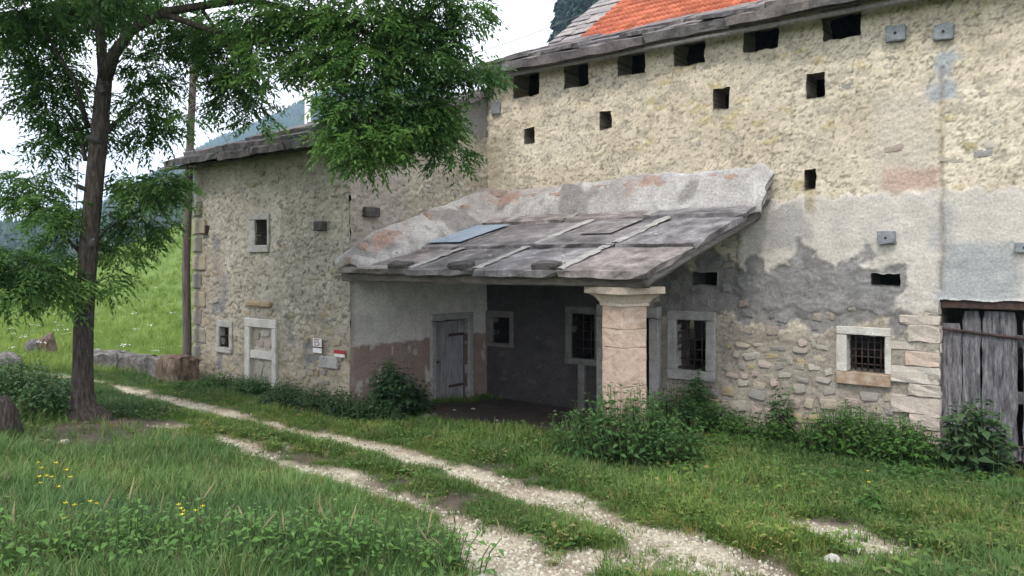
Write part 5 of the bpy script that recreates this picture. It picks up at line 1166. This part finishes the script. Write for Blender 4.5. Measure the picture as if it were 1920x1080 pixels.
for lev_, (zb_, zt_, rr_) in enumerate(((.05, .62, .22), (.32, .84, .165), (.62, 1.0, .10))):
    jit_ = .65 + .6 * r_.rand(n_, ns); rad = hh[:, None] * rr_ * jit_
    ring = np.stack([X[:, None] + rad * np.cos(an), Y[:, None] + rad * np.sin(an), Z[:, None] + hh[:, None] * (zb_ + .05 * r_.rand(n_, ns))], -1); tip_ = np.stack([X, Y, Z + hh * zt_], -1)[:, None]
    vv = np.concatenate([ring, tip_], 1).reshape(-1, 3); o = (np.arange(n_) * (ns + 1))[:, None, None] + np.stack([np.arange(ns), (np.arange(ns) + 1) % ns, np.full(ns, ns)], -1)[None]
    cf.append(o.reshape(-1, 3) + lev_ * n_ * (ns + 1)); cv.append(vv); ca.append(np.repeat(r_.rand(n_), ns + 1))
tag(link('forest', np_mesh('forest', np.concatenate(cv), np.concatenate(cf), {'rnd': np.concatenate(ca)}), M['forest']), 'blue hazy conifer forest covering the far mountainside', 'forest', None, 'stuff')
# wooded slope behind the barn with single spruces
TB = 210.
def back_z(u, t):
    px = u * FPX + 960; return np.clip((t - 60) / (TB - 60), 0, 1.5) * np.interp(px, [700, 960, 1040, 1150, 1500, 2100], [4, 20, 34, 42, 50, 50])
slope_patch('hillside', np.linspace(-.1, .85, 40), np.linspace(60, 320, 30), back_z)
def spruce(px, t, hgt, label, seed):
    u = (px - 960) / FPX; z = float(back_z(np.array(u), np.array(t))); x, y = t * (-ST + u * CT), t * (CT + u * ST); r_ = np.random.RandomState(seed)
    o = thing('spruce_tree', label, 'tree', (x, y, z)); tube_obj('trunk', [(x, y, z - .5), (x, y, z + hgt * .9)], [.35, .06], M['bark'], o, 8)
    n_ = 4200; f = r_.rand(n_) ** .75; an = r_.rand(n_) * 6.283; rad = (1 - f) ** .85 * hgt * .19 + .3
    lay = .7 + .35 * np.sin(f * 60 + r_.rand(n_)) ; q = (.35 + .65 * r_.rand(n_) ** .5); P = np.stack([x + np.cos(an) * rad * q * lay * .6, y + np.sin(an) * rad * q * lay * .6, z + hgt * (.06 + .94 * f)], 1)
    D = np.stack([np.cos(an), np.sin(an), -.45 + .25 * r_.randn(n_)], 1); L = rad * (.35 + .3 * r_.rand(n_)) + .3
    v, ff, a = leaf_quads(P, D, np.tile((0, 0, 1.), (n_, 1)) + r_.randn(n_, 3) * .3, L, L * .5 + .15, r_.rand(n_), .1, .25)
    tag(link('crown', np_mesh('crown', v, ff, {'rnd': a}), M['spruce'], o), kind='stuff')
for k, (px, t, hg, lab) in enumerate([(1052, 200, 42, 'tall dark spruce left of the tiled roof, nearest the open sky'), (1088, 190, 46, 'dark spruce directly above the grey slab gable'), (1036, 214, 26, 'shorter spruce at the forest edge beside the sky'), (1125, 205, 48, 'dark spruce behind the top of the grey slab strip'), (1016, 205, 14, 'lowest spruce at the foot of the forest edge'), (1160, 195, 50, 'dark spruce behind the tiled roof edge'), (1003, 230, 20, 'slender spruce at the extreme left of the forest edge'), (1070, 235, 52, 'spruce filling the gap between the forest-edge trees'), (1105, 240, 54, 'farther spruce above the slab gable'), (925, 205, 12, 'small spruce tip peeping over the barn eave')]):
    spruce(px, t, hg, lab, 70 + k)

# ------------------------------------------------------------------ haze
hz_me = rbox('haze', (4000, 3400, 330), 0, 0)
hm = bpy.data.materials.new('haze_air'); hm.use_nodes = True; n_ = hm.node_tree; n_.nodes.clear()
pv = n_.nodes.new('ShaderNodeVolumePrincipled'); pv.inputs['Color'].default_value = (.50, .74, 1.0, 1); pv.inputs['Density'].default_value = .00038; pv.inputs['Anisotropy'].default_value = .0
ou = n_.nodes.new('ShaderNodeOutputMaterial'); n_.links.new(pv.outputs[0], ou.inputs['Volume'])
tag(link('haze', hz_me, hm, None, (-700, 1100, 330 / 2 - 12)), kind='stuff')

# ------------------------------------------------------------------ small white flowers on the slope
r_ = np.random.RandomState(77); uu = -.66 + .27 * r_.rand(90); tt_ = 17 + 30 * r_.rand(90) ** .8
x, y = tt_ * (-ST + uu * CT), tt_ * (CT + uu * ST); k = free(x, y); x, y = x[k], y[k]; n_ = len(x)
q = 9; rq = np.random.RandomState(3); P = np.c_[rq.randn(q, 2) * .035, .30 + .02 * rq.rand(q)]; an = rq.rand(q) * 6.28
v, f, a = leaf_quads(P, np.c_[np.cos(an), np.sin(an), .1 * np.ones(q)], np.tile((0, 0, 1.), (q, 1)), np.full(q, .05), np.full(q, .045), rq.rand(q))
scatter('meadow_flowers', np.c_[x, y], height_at(x, y), np.c_[r_.randn(n_) * .1, r_.randn(n_) * .1, r_.rand(n_) * 6], .7 + .6 * r_.rand(n_), np.zeros(n_), [(np_mesh('umbel', v, f), M['white'])], 'small white umbel flowers dotted over the meadow slope', 'flowers')
